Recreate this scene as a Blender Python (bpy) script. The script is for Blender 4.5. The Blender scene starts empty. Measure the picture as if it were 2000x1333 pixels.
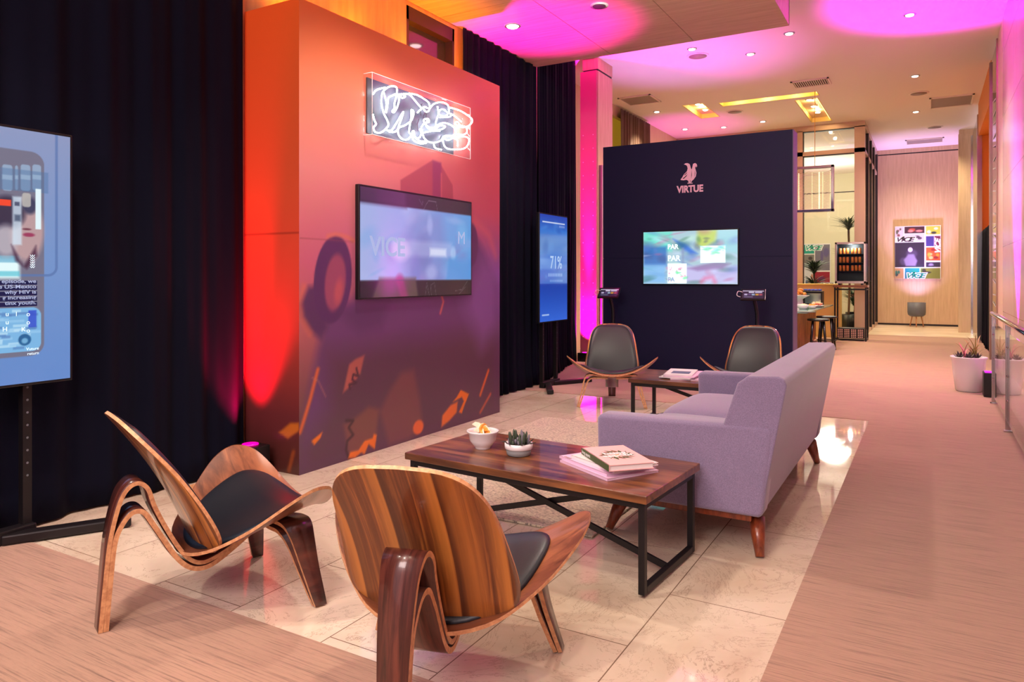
import bpy, bmesh, math, random
import numpy as np
from mathutils import Vector, Matrix
random.seed(7)
PI = math.pi
S = bpy.context.scene
C = S.collection

# ------------------------------------------------------------------ camera, world, exposure
FPX, EYE = 1410.0, 1.25                     # focal length in pixels of a 2000 px wide frame, eye height
YAW = math.atan(815 / 1410)                 # camera looks left of +Y
cam_d = bpy.data.cameras.new('camera'); cam = bpy.data.objects.new('camera', cam_d); C.objects.link(cam)
cam_d.sensor_width = 36; cam_d.lens = 36 * FPX / 2000
cam_d.shift_y = -126.5 / 2000
cam_d.clip_end = 200
cam.location = (0, 0, EYE); cam.rotation_euler = (PI / 2, 0, YAW)
S.camera = cam
S.view_settings.view_transform = 'Standard'; S.view_settings.look = 'None'
S.view_settings.gamma = 1.0; S.view_settings.use_curve_mapping = False
S.view_settings.exposure = 0.0
W = bpy.data.worlds.new('world'); S.world = W; W.use_nodes = True
W.node_tree.nodes['Background'].inputs[0].default_value = (0.95, 0.76, 0.85, 1)
W.node_tree.nodes['Background'].inputs[1].default_value = 0.9

def light(kind, loc, energy, color, aim=None, size=0.1, angle=60, blend=0.6, sy=None):
    l = bpy.data.lights.new('light', kind); o = bpy.data.objects.new('light_' + kind.lower(), l); C.objects.link(o)
    l.energy = energy; l.color = color; o.location = loc
    if kind == 'SPOT': l.spot_size = math.radians(angle); l.spot_blend = blend; l.shadow_soft_size = size
    elif kind == 'AREA':
        l.size = size
        if sy: l.shape = 'RECTANGLE'; l.size_y = sy
    else: l.shadow_soft_size = size
    if aim is not None:
        o.rotation_euler = (Vector(aim) - Vector(loc)).to_track_quat('-Z', 'Y').to_euler()
    return o
WARM = (1.0, 0.84, 0.62); PINKW = (1.0, 0.82, 0.78); MAG = (1.0, 0.0, 0.75)
# coloured uplights standing on the floor
light('SPOT', (-3.76, 3.10, 0.24), 240, (1.0, 0.0, 0.07), (-3.88, 3.30, 3.0), 0.04, 70, 0.9)     # red, beside the mural box
for yy in (3.6, 4.3, 5.0, 5.5): light('SPOT', (-3.70, yy, 3.06), 26, (1.0, 0.27, 0.0), (-3.95, yy, 3.7), 0.06, 150, 1.0)  # orange, on top of the box
light('SPOT', (-3.70, 5.92, 0.2), 2000, (1.0, 0.0, 0.62), (-3.25, 6.15, 3.65), 0.05, 34, 0.8)       # magenta, behind the box
light('SPOT', (-4.36, 9.70, 0.16), 900, (1.0, 0.0, 0.55), (-4.36, 9.86, 2.6), 0.04, 80, 0.9)      # pink, foot of the column
light('SPOT', (-3.55, 9.85, 0.2), 700, (0.62, 0.28, 1.0), (-3.2, 10.6, 4.5), 0.08, 50, 1.0)        # violet, behind the black wall
light('SPOT', (-4.85, 14.6, 0.2), 420, (1.0, 0.0, 0.8), (-4.55, 15.4, 4.5), 0.08, 42, 0.8)
light('SPOT', (0.60, 9.05, 0.27), 6000, (1.0, 0.0, 0.95), (0.40, 9.6, 4.5), 0.05, 44, 1.0)         # magenta, beside the planter
light('SPOT', (-0.27, 20.35, 0.62), 650, (0.55, 0.38, 1.0), (-0.2, 20.6, 4.5), 0.1, 75, 1.0)      # lavender, in the hall planter
# recessed ceiling lamps: those in view get fixtures below, the unseen ones are added
HI = [(-0.21, 10.22), (-1.62, 10.2), (-2.26, 10.86), (-2.93, 10.2), (-4.65, 13.75), (-0.2, 13.39), (-0.23, 16.31),
      (-3.87, 15.89), (-4.66, 15.68), (-3.02, 15.72), (-0.2, 7.1), (-0.2, 4.0), (-0.2, 0.9), (0.45, 5.6)]
for x, y in HI: light('SPOT', (x, y, 4.45), 110 if y < 8 else 400, WARM if y < 12 else (1.0, .80, .50), (x, y, 0), 0.06, 100, 0.8)
SO = [(-3.45, 5.98), (-2.53, 3.7), (-2.53, 1.2), (-1.5, 4.9), (-1.5, 0.2), (-3.3, 0.4)]
for x, y in SO: light('SPOT', (x, y, 3.61), 165, (1.0, 0.87, 0.74), (x, y, 0) if y != 4.9 else (-2.3, 9.0, 1.9), 0.06, 110, 0.8)  # unseen soffit lamps are added; one is tilted to brighten the emblem
for x, y, e in ((-0.2, 18.3, 420), (-0.3, 19.6, 170)): light('SPOT', (x, y, 4.45), e, (1.0, .78, .52), (x, y, 0), 0.06, 125, 0.9)  # added without fixtures, to brighten the far hall
light('SPOT', (-.27, 20.36, .64), 45, (.6, .42, 1.0), (-.27, 20.9, 1.5), .05, 100, 1.0)
light('SPOT', (-4.38, 9.70, 0.16), 9000, (1.0, 0.0, 0.42), (-4.38, 9.86, 3.9), 0.03, 13, 1.0)
light('SPOT', (-3.78, 3.10, 0.24), 800, (1.0, 0.0, 0.04), (-3.88, 3.26, 2.2), 0.04, 24, 1.0)
light('AREA', (-1.2, -1.6, 3.2), 190, PINKW, (-2.0, 4.5, 0.6), 2.6, sy=1.6)                       # added fill light behind the camera, brightens the foreground
light('POINT', (-3.4, 20.5, 3.6), 115, (1.0, 0.9, 0.74), None, 0.5)                              # lamps of the glass room
light('POINT', (-2.4, 22.5, 3.6), 105, (1.0, 0.92, 0.78), None, 0.5)

# ------------------------------------------------------------------ helpers
def lin(c):
    return tuple((v / 12.92 if v <= 0.04045 else ((v + 0.055) / 1.055) ** 2.4) for v in c)
def rgb(r, g, b): return lin((r / 255, g / 255, b / 255))
def ray(u, v):
    a = (u - 1000) / FPX
    return (-math.sin(YAW) + a * math.cos(YAW), math.cos(YAW) + a * math.sin(YAW), -(v - 540) / FPX)
def onX(u, v, X):
    d = ray(u, v); t = X / d[0]; return (X, t * d[1], EYE + t * d[2])
def onY(u, v, Y):
    d = ray(u, v); t = Y / d[1]; return (t * d[0], Y, EYE + t * d[2])
def onZ(u, v, z):
    d = ray(u, v); t = (z - EYE) / d[2]; return (t * d[0], t * d[1], z)

def mat(name, col, rough=0.5, metal=0.0, emit=None, es=1.0, sheen=0.0, spec=0.5, coat=0.0):
    m = bpy.data.materials.new(name); m.use_nodes = True; b = m.node_tree.nodes['Principled BSDF']
    b.inputs['Base Color'].default_value = (*col[:3], 1); b.inputs['Roughness'].default_value = rough
    b.inputs['Metallic'].default_value = metal; b.inputs['Specular IOR Level'].default_value = spec
    b.inputs['Sheen Weight'].default_value = sheen; b.inputs['Coat Weight'].default_value = coat
    if emit:
        b.inputs['Emission Color'].default_value = (*emit[:3], 1); b.inputs['Emission Strength'].default_value = es
    return m
def nd(m, t, **k):
    n = m.node_tree.nodes.new(t)
    for a, v in k.items(): setattr(n, a, v)
    return n
def coords(m, scale=(1, 1, 1), rot=(0, 0, 0), src='Object'):
    tc = nd(m, 'ShaderNodeTexCoord'); mp = nd(m, 'ShaderNodeMapping')
    mp.inputs['Scale'].default_value = scale; mp.inputs['Rotation'].default_value = rot
    m.node_tree.links.new(tc.outputs[src], mp.inputs[0]); return mp.outputs[0]
def ramp(m, fac, stops):
    r = nd(m, 'ShaderNodeValToRGB'); e = r.color_ramp.elements
    e[0].position = stops[0][0]; e[0].color = (*stops[0][1], 1); e[1].position = stops[-1][0]; e[1].color = (*stops[-1][1], 1)
    for p, c in stops[1:-1]:
        x = e.new(p); x.color = (*c, 1)
    m.node_tree.links.new(fac, r.inputs[0]); return r.outputs[0]
def noise(m, vec, scale, detail=4, rough=0.55, dist=0.0):
    n = nd(m, 'ShaderNodeTexNoise'); n.inputs['Scale'].default_value = scale; n.inputs['Detail'].default_value = detail
    n.inputs['Roughness'].default_value = rough; n.inputs['Distortion'].default_value = dist
    m.node_tree.links.new(vec, n.inputs['Vector']); return n.outputs[0]
def bump(m, h, s, d=0.01):
    b = nd(m, 'ShaderNodeBump'); b.inputs['Strength'].default_value = s; b.inputs['Distance'].default_value = d
    m.node_tree.links.new(h, b.inputs['Height']); m.node_tree.links.new(b.outputs[0], m.node_tree.nodes['Principled BSDF'].inputs['Normal'])
def base(m, out): m.node_tree.links.new(out, m.node_tree.nodes['Principled BSDF'].inputs['Base Color'])
def mix(m, a, b, fac, mode='MIX'):
    x = nd(m, 'ShaderNodeMix', data_type='RGBA', blend_type=mode)
    L = m.node_tree.links
    for s, v in ((6, a), (7, b)):
        if isinstance(v, tuple): x.inputs[s].default_value = (*v[:3], 1)
        else: L.new(v, x.inputs[s])
    if isinstance(fac, (int, float)): x.inputs[0].default_value = fac
    else: L.new(fac, x.inputs[0])
    return x.outputs[2]

def wood(name, c1, c2, c3, grain=(1, 14, 14), scale=3.0, rough=0.35, coat=0.2, rot=(0, 0, 0), bands=None):
    m = mat(name, c1, rough, coat=coat)
    v = coords(m, grain, rot); n = noise(m, v, scale, 7, 0.62, 0.6)
    col = ramp(m, n, [(0.3, c2), (0.5, c1), (0.7, c3)])
    if bands:
        v2 = coords(m, bands, rot); n2 = noise(m, v2, 2.0, 3, 0.5, 0.3)
        col = mix(m, col, c3, ramp(m, n2, [(0.5, (0, 0, 0)), (0.64, (.75, .75, .75))]))
        col = mix(m, col, c2, ramp(m, n2, [(0.33, (.7, .7, .7)), (0.45, (0, 0, 0))]))
    base(m, col); bump(m, n, 0.12, 0.002); return m

M = {}
M['walnut'] = wood('walnut', rgb(122, 68, 36), rgb(74, 36, 20), rgb(186, 116, 52), (30, .8, .8), 2.4, 0.3, 0.4, bands=(6, .2, .2))
_m = M['walnut']; _t = nd(_m, 'ShaderNodeTexCoord'); _s = nd(_m, 'ShaderNodeSeparateXYZ'); _m.node_tree.links.new(_t.outputs['Object'], _s.inputs[0])
_a = nd(_m, 'ShaderNodeMath', operation='MULTIPLY_ADD'); _a.inputs[1].default_value = 6.6; _a.inputs[2].default_value = 10.35; _m.node_tree.links.new(_s.outputs[0], _a.inputs[0])
_f = nd(_m, 'ShaderNodeMath', operation='FRACT'); _m.node_tree.links.new(_a.outputs[0], _f.inputs[0])      # veneer boards, each with a pale sapwood edge
_bc = _m.node_tree.nodes['Principled BSDF'].inputs['Base Color'].links[0].from_socket
_c1 = mix(_m, _bc, rgb(206, 136, 62), ramp(_m, _f.outputs[0], [(0.62, (0, 0, 0)), (0.93, (.8, .8, .8)), (0.96, (0, 0, 0))]))
base(_m, mix(_m, _c1, rgb(70, 34, 20), ramp(_m, _f.outputs[0], [(0.0, (.75, .75, .75)), (0.3, (0, 0, 0)), (0.961, (0, 0, 0)), (0.965, (.75, .75, .75))])))
M['walnut_seat'] = wood('walnut_seat', rgb(128, 74, 48), rgb(84, 44, 28), rgb(158, 96, 62), (1.6, 10, 4), 3.0, 0.32, 0.35, bands=(1, 2.6, 1))
M['walnut_dark'] = wood('walnut_dark', rgb(78, 38, 32), rgb(40, 18, 16), rgb(108, 56, 44), (26, 3, 1.5), 2.2, 0.28, 0.45)
M['ply'] = mat('plywood_edge', rgb(205, 150, 105), 0.45)
_v = coords(M['ply'], (40, 40, 40)); base(M['ply'], ramp(M['ply'], noise(M['ply'], _v, 1.5, 2), [(0.35, rgb(188, 132, 92)), (0.6, rgb(214, 160, 114))]))
M['tabletop'] = wood('table_wood', rgb(110, 64, 38), rgb(58, 30, 20), rgb(156, 98, 54), (1.1, 9, 9), 2.2, 0.28, 0.3, bands=(.5, 3.5, 3))
M['leg_wood'] = wood('sofa_leg_wood', rgb(120, 52, 26), rgb(84, 32, 16), rgb(150, 74, 36), (14, 14, 2), 3, 0.3, 0.3)
M['leather'] = mat('black_leather', rgb(24, 27, 36), 0.38, spec=0.45)
bump(M['leather'], noise(M['leather'], coords(M['leather'], (1, 1, 1)), 260, 3), 0.12, 0.002)
M['metal'] = mat('black_metal', rgb(26, 22, 26), 0.42, 0.3)
M['plastic'] = mat('black_plastic', rgb(14, 14, 18), 0.35)
M['chrome'] = mat('chrome', rgb(200, 200, 205), 0.14, 1.0)
M['bronze'] = mat('bronze_metal', rgb(150, 122, 105), 0.35, 0.6)
M['white'] = mat('white_ceramic', rgb(228, 222, 226), 0.22)
M['paper'] = mat('white_paper', rgb(232, 226, 226), 0.7)
M['whiteprint'] = mat('white_print', rgb(240, 236, 240), 0.6)
M['pinkprint'] = mat('pink_print', rgb(240, 190, 215), 0.6)
M['greenprint'] = mat('green_print', rgb(74, 88, 48), 0.6)
M['brownprint'] = mat('brown_print', rgb(120, 84, 58), 0.6)
M['pinkpaper'] = mat('pink_paper', rgb(238, 186, 186), 0.5)
M['blackprint'] = mat('black_print', rgb(22, 20, 24), 0.6)
M['soil'] = mat('soil', rgb(52, 38, 32), 0.95)
M['plant'] = mat('plant_leaf', rgb(58, 82, 40), 0.45)
M['plantdark'] = mat('dark_plant_leaf', rgb(58, 52, 50), 0.5)
M['plantgold'] = mat('gold_plant_leaf', rgb(150, 125, 62), 0.5)
M['grey'] = mat('grey_ceramic', rgb(98, 102, 112), 0.5)
M['sage'] = mat('sage', rgb(128, 128, 130), 0.6)

def fabric(name, c, var=0.12, scale=340, sheen=0.5):
    m = mat(name, c, 0.92, sheen=sheen, spec=0.2)
    n = noise(m, coords(m), scale, 3); n2 = noise(m, coords(m), 5, 4)
    d = tuple(x * (1 - var * 2) for x in c); e = tuple(min(1, x * (1 + var)) for x in c)
    col = ramp(m, n, [(0.35, d), (0.65, e)])
    base(m, mix(m, col, d, ramp(m, n2, [(0.5, (0, 0, 0)), (0.75, (.35, .35, .35))]))); bump(m, n, 0.25, 0.003); return m
M['sofa'] = fabric('sofa_fabric', rgb(138, 124, 156))
M['drape'] = mat('black_velvet', rgb(7, 8, 26), 0.95, sheen=0.0, spec=0.15)
M['drape_warm'] = mat('brown_drape', rgb(90, 60, 48), 0.85, sheen=0.2)

def tile_mat():
    m = mat('marble_tile', rgb(205, 185, 165), 0.1, spec=0.4)
    L = m.node_tree.links
    tc = nd(m, 'ShaderNodeTexCoord'); mp = nd(m, 'ShaderNodeMapping'); mp.inputs['Rotation'].default_value = (0, 0, PI / 2)
    mp.inputs['Location'].default_value = (0.02, 0.425, 0)
    L.new(tc.outputs['Object'], mp.inputs[0])
    b = nd(m, 'ShaderNodeTexBrick'); L.new(mp.outputs[0], b.inputs['Vector'])
    b.offset = 0.5; b.inputs['Scale'].default_value = 1; b.inputs['Brick Width'].default_value = 0.915; b.inputs['Row Height'].default_value = 0.4575
    b.inputs['Mortar Size'].default_value = 0.0022; b.inputs['Mortar Smooth'].default_value = 0.1
    b.inputs['Color1'].default_value = (*rgb(220, 204, 184), 1); b.inputs['Color2'].default_value = (*rgb(210, 192, 172), 1)
    b.inputs['Mortar'].default_value = (*rgb(122, 100, 84), 1)
    n = noise(m, coords(m), 1.3, 8, 0.6, 0.8)
    c = mix(m, b.outputs['Color'], rgb(170, 142, 118), ramp(m, n, [(0.48, (0, 0, 0)), (0.72, (.55, .55, .55))]))
    n2 = noise(m, coords(m), 2.2, 9, 0.72, 2.2)
    c = mix(m, c, rgb(108, 78, 60), ramp(m, n2, [(0.492, (0, 0, 0)), (0.4985, (.7, .7, .7)), (0.505, (0, 0, 0))]))
    # the veins only show here and there
    base(m, c)
    L.new(ramp(m, n, [(0.3, (.025, .025, .025)), (0.8, (.07, .07, .07))]), m.node_tree.nodes['Principled BSDF'].inputs['Roughness'])
    return m
M['tile'] = tile_mat()
def carpet_mat(name, c, d):
    m = mat(name, c, 0.95, sheen=0.3, spec=0.1)
    n = noise(m, coords(m, (1.5, 60, 1)), 2.2, 7, 0.65); k = noise(m, coords(m, (14, 150, 1)), 2.0, 3)
    col = ramp(m, n, [(0.28, d), (0.5, c), (0.8, tuple(min(1, x * 1.12) for x in c))])
    base(m, mix(m, col, d, ramp(m, k, [(0.55, (0, 0, 0)), (0.75, (.3, .3, .3))]))); bump(m, k, 0.3, 0.003); return m
M['carpet'] = carpet_mat('carpet', rgb(164, 128, 108), rgb(106, 80, 68))
def rug_mat():
    m = mat('woven_rug', rgb(190, 175, 160), 0.95, sheen=0.2, spec=0.1)
    n = noise(m, coords(m, (30, 90, 1)), 1.6, 3, 0.7); k = noise(m, coords(m, (6, 40, 1)), 1.5, 4)
    col = ramp(m, n, [(0.38, rgb(120, 108, 104)), (0.5, rgb(200, 184, 160)), (0.7, rgb(224, 210, 184))])
    base(m, mix(m, col, rgb(112, 100, 100), ramp(m, k, [(0.52, (0, 0, 0)), (0.68, (.6, .6, .6))]))); bump(m, n, 0.6, 0.006); return m
M['rug'] = rug_mat()
def panel_wood(name, c, d, grain): 
    m = mat(name, c, 0.5); n = noise(m, coords(m, grain), 2.0, 6, 0.6)
    base(m, ramp(m, n, [(0.3, d), (0.7, c)])); return m
M['soffit'] = panel_wood('soffit_wood', rgb(226, 192, 160), rgb(202, 164, 132), (1, 16, 4))
M['wallwood'] = panel_wood('wall_wood', rgb(222, 194, 160), rgb(204, 174, 140), (14, 14, 1))
M['column'] = panel_wood('column_panel', rgb(225, 190, 160), rgb(205, 165, 135), (12, 12, 1))
M['ceil'] = mat('ceiling_paint', rgb(240, 226, 220), 0.75)
M['wallpaint'] = mat('wall_paint', rgb(225, 180, 130), 0.8)
M['roomwall'] = mat('room_wall_paint', rgb(222, 214, 186), 0.8)
M['blackwall'] = mat('black_wall_paint', rgb(20, 24, 62), 0.6, spec=0.3)
M['blackside'] = mat('grey_edge_paint', rgb(92, 84, 110), 0.5)
M['grille'] = mat('vent_grille', rgb(150, 134, 126), 0.6)
M['ventdark'] = mat('vent_dark', rgb(60, 50, 50), 0.7)
M['frame'] = mat('glazing_frame', rgb(196, 166, 144), 0.35, 0.35)
M['gasket'] = mat('gasket', rgb(34, 28, 32), 0.5)
M['cove'] = mat('cove_paint', rgb(246, 218, 130), 0.6)
def stone_mat():
    m = mat('stone_wall', rgb(206, 164, 160), 0.22)
    b = nd(m, 'ShaderNodeTexBrick'); v = coords(m, (1, 1, 1), (PI / 2, 0, PI / 2))
    m.node_tree.links.new(coords(m, (1, 1, 1), (0, -PI / 2, 0)), b.inputs['Vector'])
    tc = b; b.offset = 0; b.inputs['Scale'].default_value = 1; b.inputs['Brick Width'].default_value = 0.81; b.inputs['Row Height'].default_value = 1.6
    b.inputs['Mortar Size'].default_value = 0.003
    for k, c in (('Color1', rgb(216, 190, 194)), ('Color2', rgb(208, 180, 186)), ('Mortar', rgb(150, 112, 112))): b.inputs[k].default_value = (*c, 1)
    n = noise(m, coords(m), 1.1, 6); base(m, mix(m, b.outputs['Color'], rgb(190, 140, 140), ramp(m, n, [(0.45, (0, 0, 0)), (0.75, (.4, .4, .4))])))
    return m
M['stone'] = stone_mat()
def glass_mat(name, tint=(1, 1, 1), refl=0.9, r=0.02, ior=1.45):
    m = bpy.data.materials.new(name); m.use_nodes = True; t = m.node_tree; t.nodes.remove(t.nodes['Principled BSDF'])
    o = [n for n in t.nodes if n.type == 'OUTPUT_MATERIAL'][0]
    a = t.nodes.new('ShaderNodeBsdfTransparent'); a.inputs[0].default_value = (*tint, 1)
    g = t.nodes.new('ShaderNodeBsdfGlossy'); g.inputs['Roughness'].default_value = r; g.inputs[0].default_value = (refl, refl, refl, 1)
    lw = t.nodes.new('ShaderNodeLayerWeight'); lw.inputs[0].default_value = 0.5
    pw = t.nodes.new('ShaderNodeMath'); pw.operation = 'POWER'; pw.inputs[1].default_value = 5; t.links.new(lw.outputs['Facing'], pw.inputs[0])
    f = t.nodes.new('ShaderNodeMath'); f.operation = 'MULTIPLY_ADD'; f.inputs[1].default_value = .75; f.inputs[2].default_value = .035 * ior / 1.45; t.links.new(pw.outputs[0], f.inputs[0])
    x = t.nodes.new('ShaderNodeMixShader')
    t.links.new(f.outputs[0], x.inputs[0]); t.links.new(a.outputs[0], x.inputs[1]); t.links.new(g.outputs[0], x.inputs[2]); t.links.new(x.outputs[0], o.inputs[0])
    return m
M['glass'] = glass_mat('clear_glass', (.93, .97, .96))
M['acrylic'] = glass_mat('clear_acrylic', (.985, .99, .99), 1.0, 0.05, 1.3)
M['darkglass'] = mat('dark_glass', rgb(52, 44, 52), 0.08, coat=0.3)
M['lamp'] = mat('lamp_glow', (1, 1, 1), 0.5, emit=(1.0, 0.86, 0.66), es=9)
M['neon'] = mat('neon_glow', (1, 1, 1), 0.5, emit=(0.92, 0.98, 1.0), es=14)
M['led'] = mat('led_strip', (1, 1, 1), 0.5, emit=(1.0, 0.72, 0.25), es=4)
def attr_mat(name, emit=None, rough=0.5):
    m = mat(name, (0.5, 0.5, 0.5), rough); a = nd(m, 'ShaderNodeAttribute', attribute_name='Col'); b = m.node_tree.nodes['Principled BSDF']
    if emit:
        b.inputs['Base Color'].default_value = (0.01, 0.01, 0.01, 1); m.node_tree.links.new(a.outputs['Color'], b.inputs['Emission Color']); b.inputs['Emission Strength'].default_value = emit
    else: m.node_tree.links.new(a.outputs['Color'], b.inputs['Base Color'])
    return m
M['print'] = attr_mat('printed_picture', None, 0.32)
M['screen'] = attr_mat('screen_picture', 1.0, 0.12)

def link(name, me, m, parent=None, smooth=False):
    o = bpy.data.objects.new(name, me); C.objects.link(o)
    for x in (m if isinstance(m, (list, tuple)) else [m]): me.materials.append(x)
    if smooth:
        for p in me.polygons: p.use_smooth = True
    if parent: o.parent = parent
    return o
def tag(o, label, cat, group=None):
    o['label'] = label; o['category'] = cat
    if group: o['group'] = group
    return o
def thing(name, label, cat, loc=(0, 0, 0), rz=0, group=None):
    o = bpy.data.objects.new(name, None); C.objects.link(o); o.location = loc; o.rotation_euler = (0, 0, rz); o.empty_display_size = 0.1
    return tag(o, label, cat, group)
class MB:
    """collects shapes into one mesh"""
    def __init__(s): s.v = []; s.f = []; s.mi = []; s.sm = []
    def add(s, vs, fs, mi=0, sm=False):
        n = len(s.v); s.v += [tuple(v) for v in vs]; s.f += [tuple(i + n for i in f) for f in fs]
        s.mi += [mi] * len(fs); s.sm += [sm] * len(fs); return s
    def box(s, a, b, mi=0):
        (x0, y0, z0), (x1, y1, z1) = a, b
        return s.add([(x0, y0, z0), (x1, y0, z0), (x1, y1, z0), (x0, y1, z0), (x0, y0, z1), (x1, y0, z1), (x1, y1, z1), (x0, y1, z1)],
                     [(0, 3, 2, 1), (4, 5, 6, 7), (0, 1, 5, 4), (1, 2, 6, 5), (2, 3, 7, 6), (3, 0, 4, 7)], mi)
    def bar(s, p, q, w, h=None, mi=0, up=(0, 0, 1)):
        h = h or w; p, q = Vector(p), Vector(q); d = (q - p).normalized(); up = Vector(up)
        if abs(d.dot(up)) > 0.99: up = Vector((1, 0, 0))
        a = d.cross(up).normalized() * w / 2; b = a.cross(d).normalized() * h / 2
        vs = [e + i * a + j * b for e in (p, q) for i, j in ((-1, -1), (1, -1), (1, 1), (-1, 1))]
        return s.add(vs, [(0, 1, 2, 3), (7, 6, 5, 4), (0, 4, 5, 1), (1, 5, 6, 2), (2, 6, 7, 3), (3, 7, 4, 0)], mi)
    def tube(s, pts, r, n=8, closed=False, mi=0):
        pts = [Vector(p) for p in pts]; k = len(pts); rs = r if isinstance(r, (list, tuple)) else [r] * k; vs = []; fs = []; prev = None
        for i, p in enumerate(pts):
            d = (pts[(i + 1) % k] - pts[i - 1]) if closed else (pts[min(i + 1, k - 1)] - pts[max(i - 1, 0)])
            d = d.normalized() if d.length > 1e-9 else Vector((0, 0, 1))
            if prev is None:
                ref = Vector((0, 0, 1)) if abs(d.z) < 0.9 else Vector((1, 0, 0)); a = d.cross(ref).normalized()
            else:
                a = prev - d * prev.dot(d); a = a.normalized() if a.length > 1e-6 else d.orthogonal().normalized()
            prev = a; b = d.cross(a)
            vs += [p + rs[i] * (math.cos(2 * PI * j / n) * a + math.sin(2 * PI * j / n) * b) for j in range(n)]
        for i in range(k if closed else k - 1):
            i2 = (i + 1) % k
            fs += [(i * n + j, i * n + (j + 1) % n, i2 * n + (j + 1) % n, i2 * n + j) for j in range(n)]
        if not closed: fs += [tuple(range(n))[::-1], tuple(range((k - 1) * n, k * n))]
        return s.add(vs, fs, mi, True)
    def lathe(s, prof, c=(0, 0, 0), n=32, mi=0):
        vs = []; fs = []; k = len(prof)
        for r, z in prof: vs += [(c[0] + r * math.cos(2 * PI * j / n), c[1] + r * math.sin(2 * PI * j / n), c[2] + z) for j in range(n)]
        for i in range(k - 1): fs += [(i * n + j, i * n + (j + 1) % n, (i + 1) * n + (j + 1) % n, (i + 1) * n + j) for j in range(n)]
        fs += [tuple(range(n))[::-1], tuple(range((k - 1) * n, k * n))]
        return s.add(vs, fs, mi, True)
    def prism(s, poly, fn, t0, t1, mi=0):
        """poly in 2-D, fn(a, b, t) -> point"""
        k = len(poly); vs = [fn(a, b, t0) for a, b in poly] + [fn(a, b, t1) for a, b in poly]
        return s.add(vs, [tuple(range(k))[::-1], tuple(range(k, 2 * k))] + [(i, (i + 1) % k, (i + 1) % k + k, i + k) for i in range(k)], mi)
    def build(s, name, m, parent=None, bevel=0, seg=2, loc=None):
        me = bpy.data.meshes.new(name); me.from_pydata(s.v, [], s.f); me.update()
        me.polygons.foreach_set('material_index', s.mi); me.polygons.foreach_set('use_smooth', s.sm)
        bm = bmesh.new(); bm.from_mesh(me); bmesh.ops.recalc_face_normals(bm, faces=bm.faces); bm.to_mesh(me); bm.free()
        o = link(name, me, m, parent)
        if loc: o.location = loc
        if bevel:
            b = o.modifiers.new('bevel', 'BEVEL'); b.width = bevel; b.segments = seg; b.limit_method = 'ANGLE'; b.angle_limit = math.radians(40)
        return o
def kind(o): o['kind'] = 'structure'; return o
def catmull(P, n=6, closed=False):
    P = [Vector(p) for p in P]; k = len(P); out = []
    for i in range(k if closed else k - 1):
        p0, p1, p2, p3 = (P[(i - 1) % k], P[i], P[(i + 1) % k], P[(i + 2) % k]) if closed else (P[max(i - 1, 0)], P[i], P[i + 1], P[min(i + 2, k - 1)])
        for j in range(n):
            t = j / n
            out.append(0.5 * (2 * p1 + (p2 - p0) * t + (2 * p0 - 5 * p1 + 4 * p2 - p3) * t * t + (3 * p1 - p0 - 3 * p2 + p3) * t ** 3))
    if not closed: out.append(P[-1])
    return out
def interp(keys, t):
    for (a, va), (b, vb) in zip(keys, keys[1:]):
        if t <= b: return va + (vb - va) * max(0, (t - a)) / (b - a)
    return keys[-1][1]
def copy_tree(o, parent=None):
    c = o.copy(); C.objects.link(c); c.parent = parent
    for ch in list(o.children): copy_tree(ch, c)
    return c
def soft(o, levels=1):
    m = o.modifiers.new('subdivision', 'SUBSURF'); m.levels = levels; m.render_levels = levels; return o
def rbox(name, a, b, r, m, parent, seg=4, sub=False):
    o = MB().box(a, b).build(name, m, parent, r, seg)
    for p in o.data.polygons: p.use_smooth = True
    return o
def text(txt, size, m, parent, mtx, name='lettering', extrude=0.001, sx=1.0, bold=0.0, align='LEFT', shear=0.0):
    cu = bpy.data.curves.new('t', 'FONT'); cu.body = txt; cu.size = size; cu.extrude = extrude; cu.align_x = align; cu.offset = bold; cu.shear = shear
    t = bpy.data.objects.new('t', cu); C.objects.link(t)
    dg = bpy.context.evaluated_depsgraph_get(); me = bpy.data.meshes.new_from_object(t.evaluated_get(dg))
    bpy.data.objects.remove(t); me.transform(Matrix.Diagonal((sx, 1, 1, 1))); me.transform(mtx); me.name = name
    me.materials.clear()
    return link(name, me, m, parent)
def frame_mtx(o, x, y):
    x = Vector(x).normalized(); y = Vector(y).normalized(); z = x.cross(y)
    return Matrix(((x.x, y.x, z.x, o[0]), (x.y, y.y, z.y, o[1]), (x.z, y.z, z.z, o[2]), (0, 0, 0, 1)))

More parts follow.
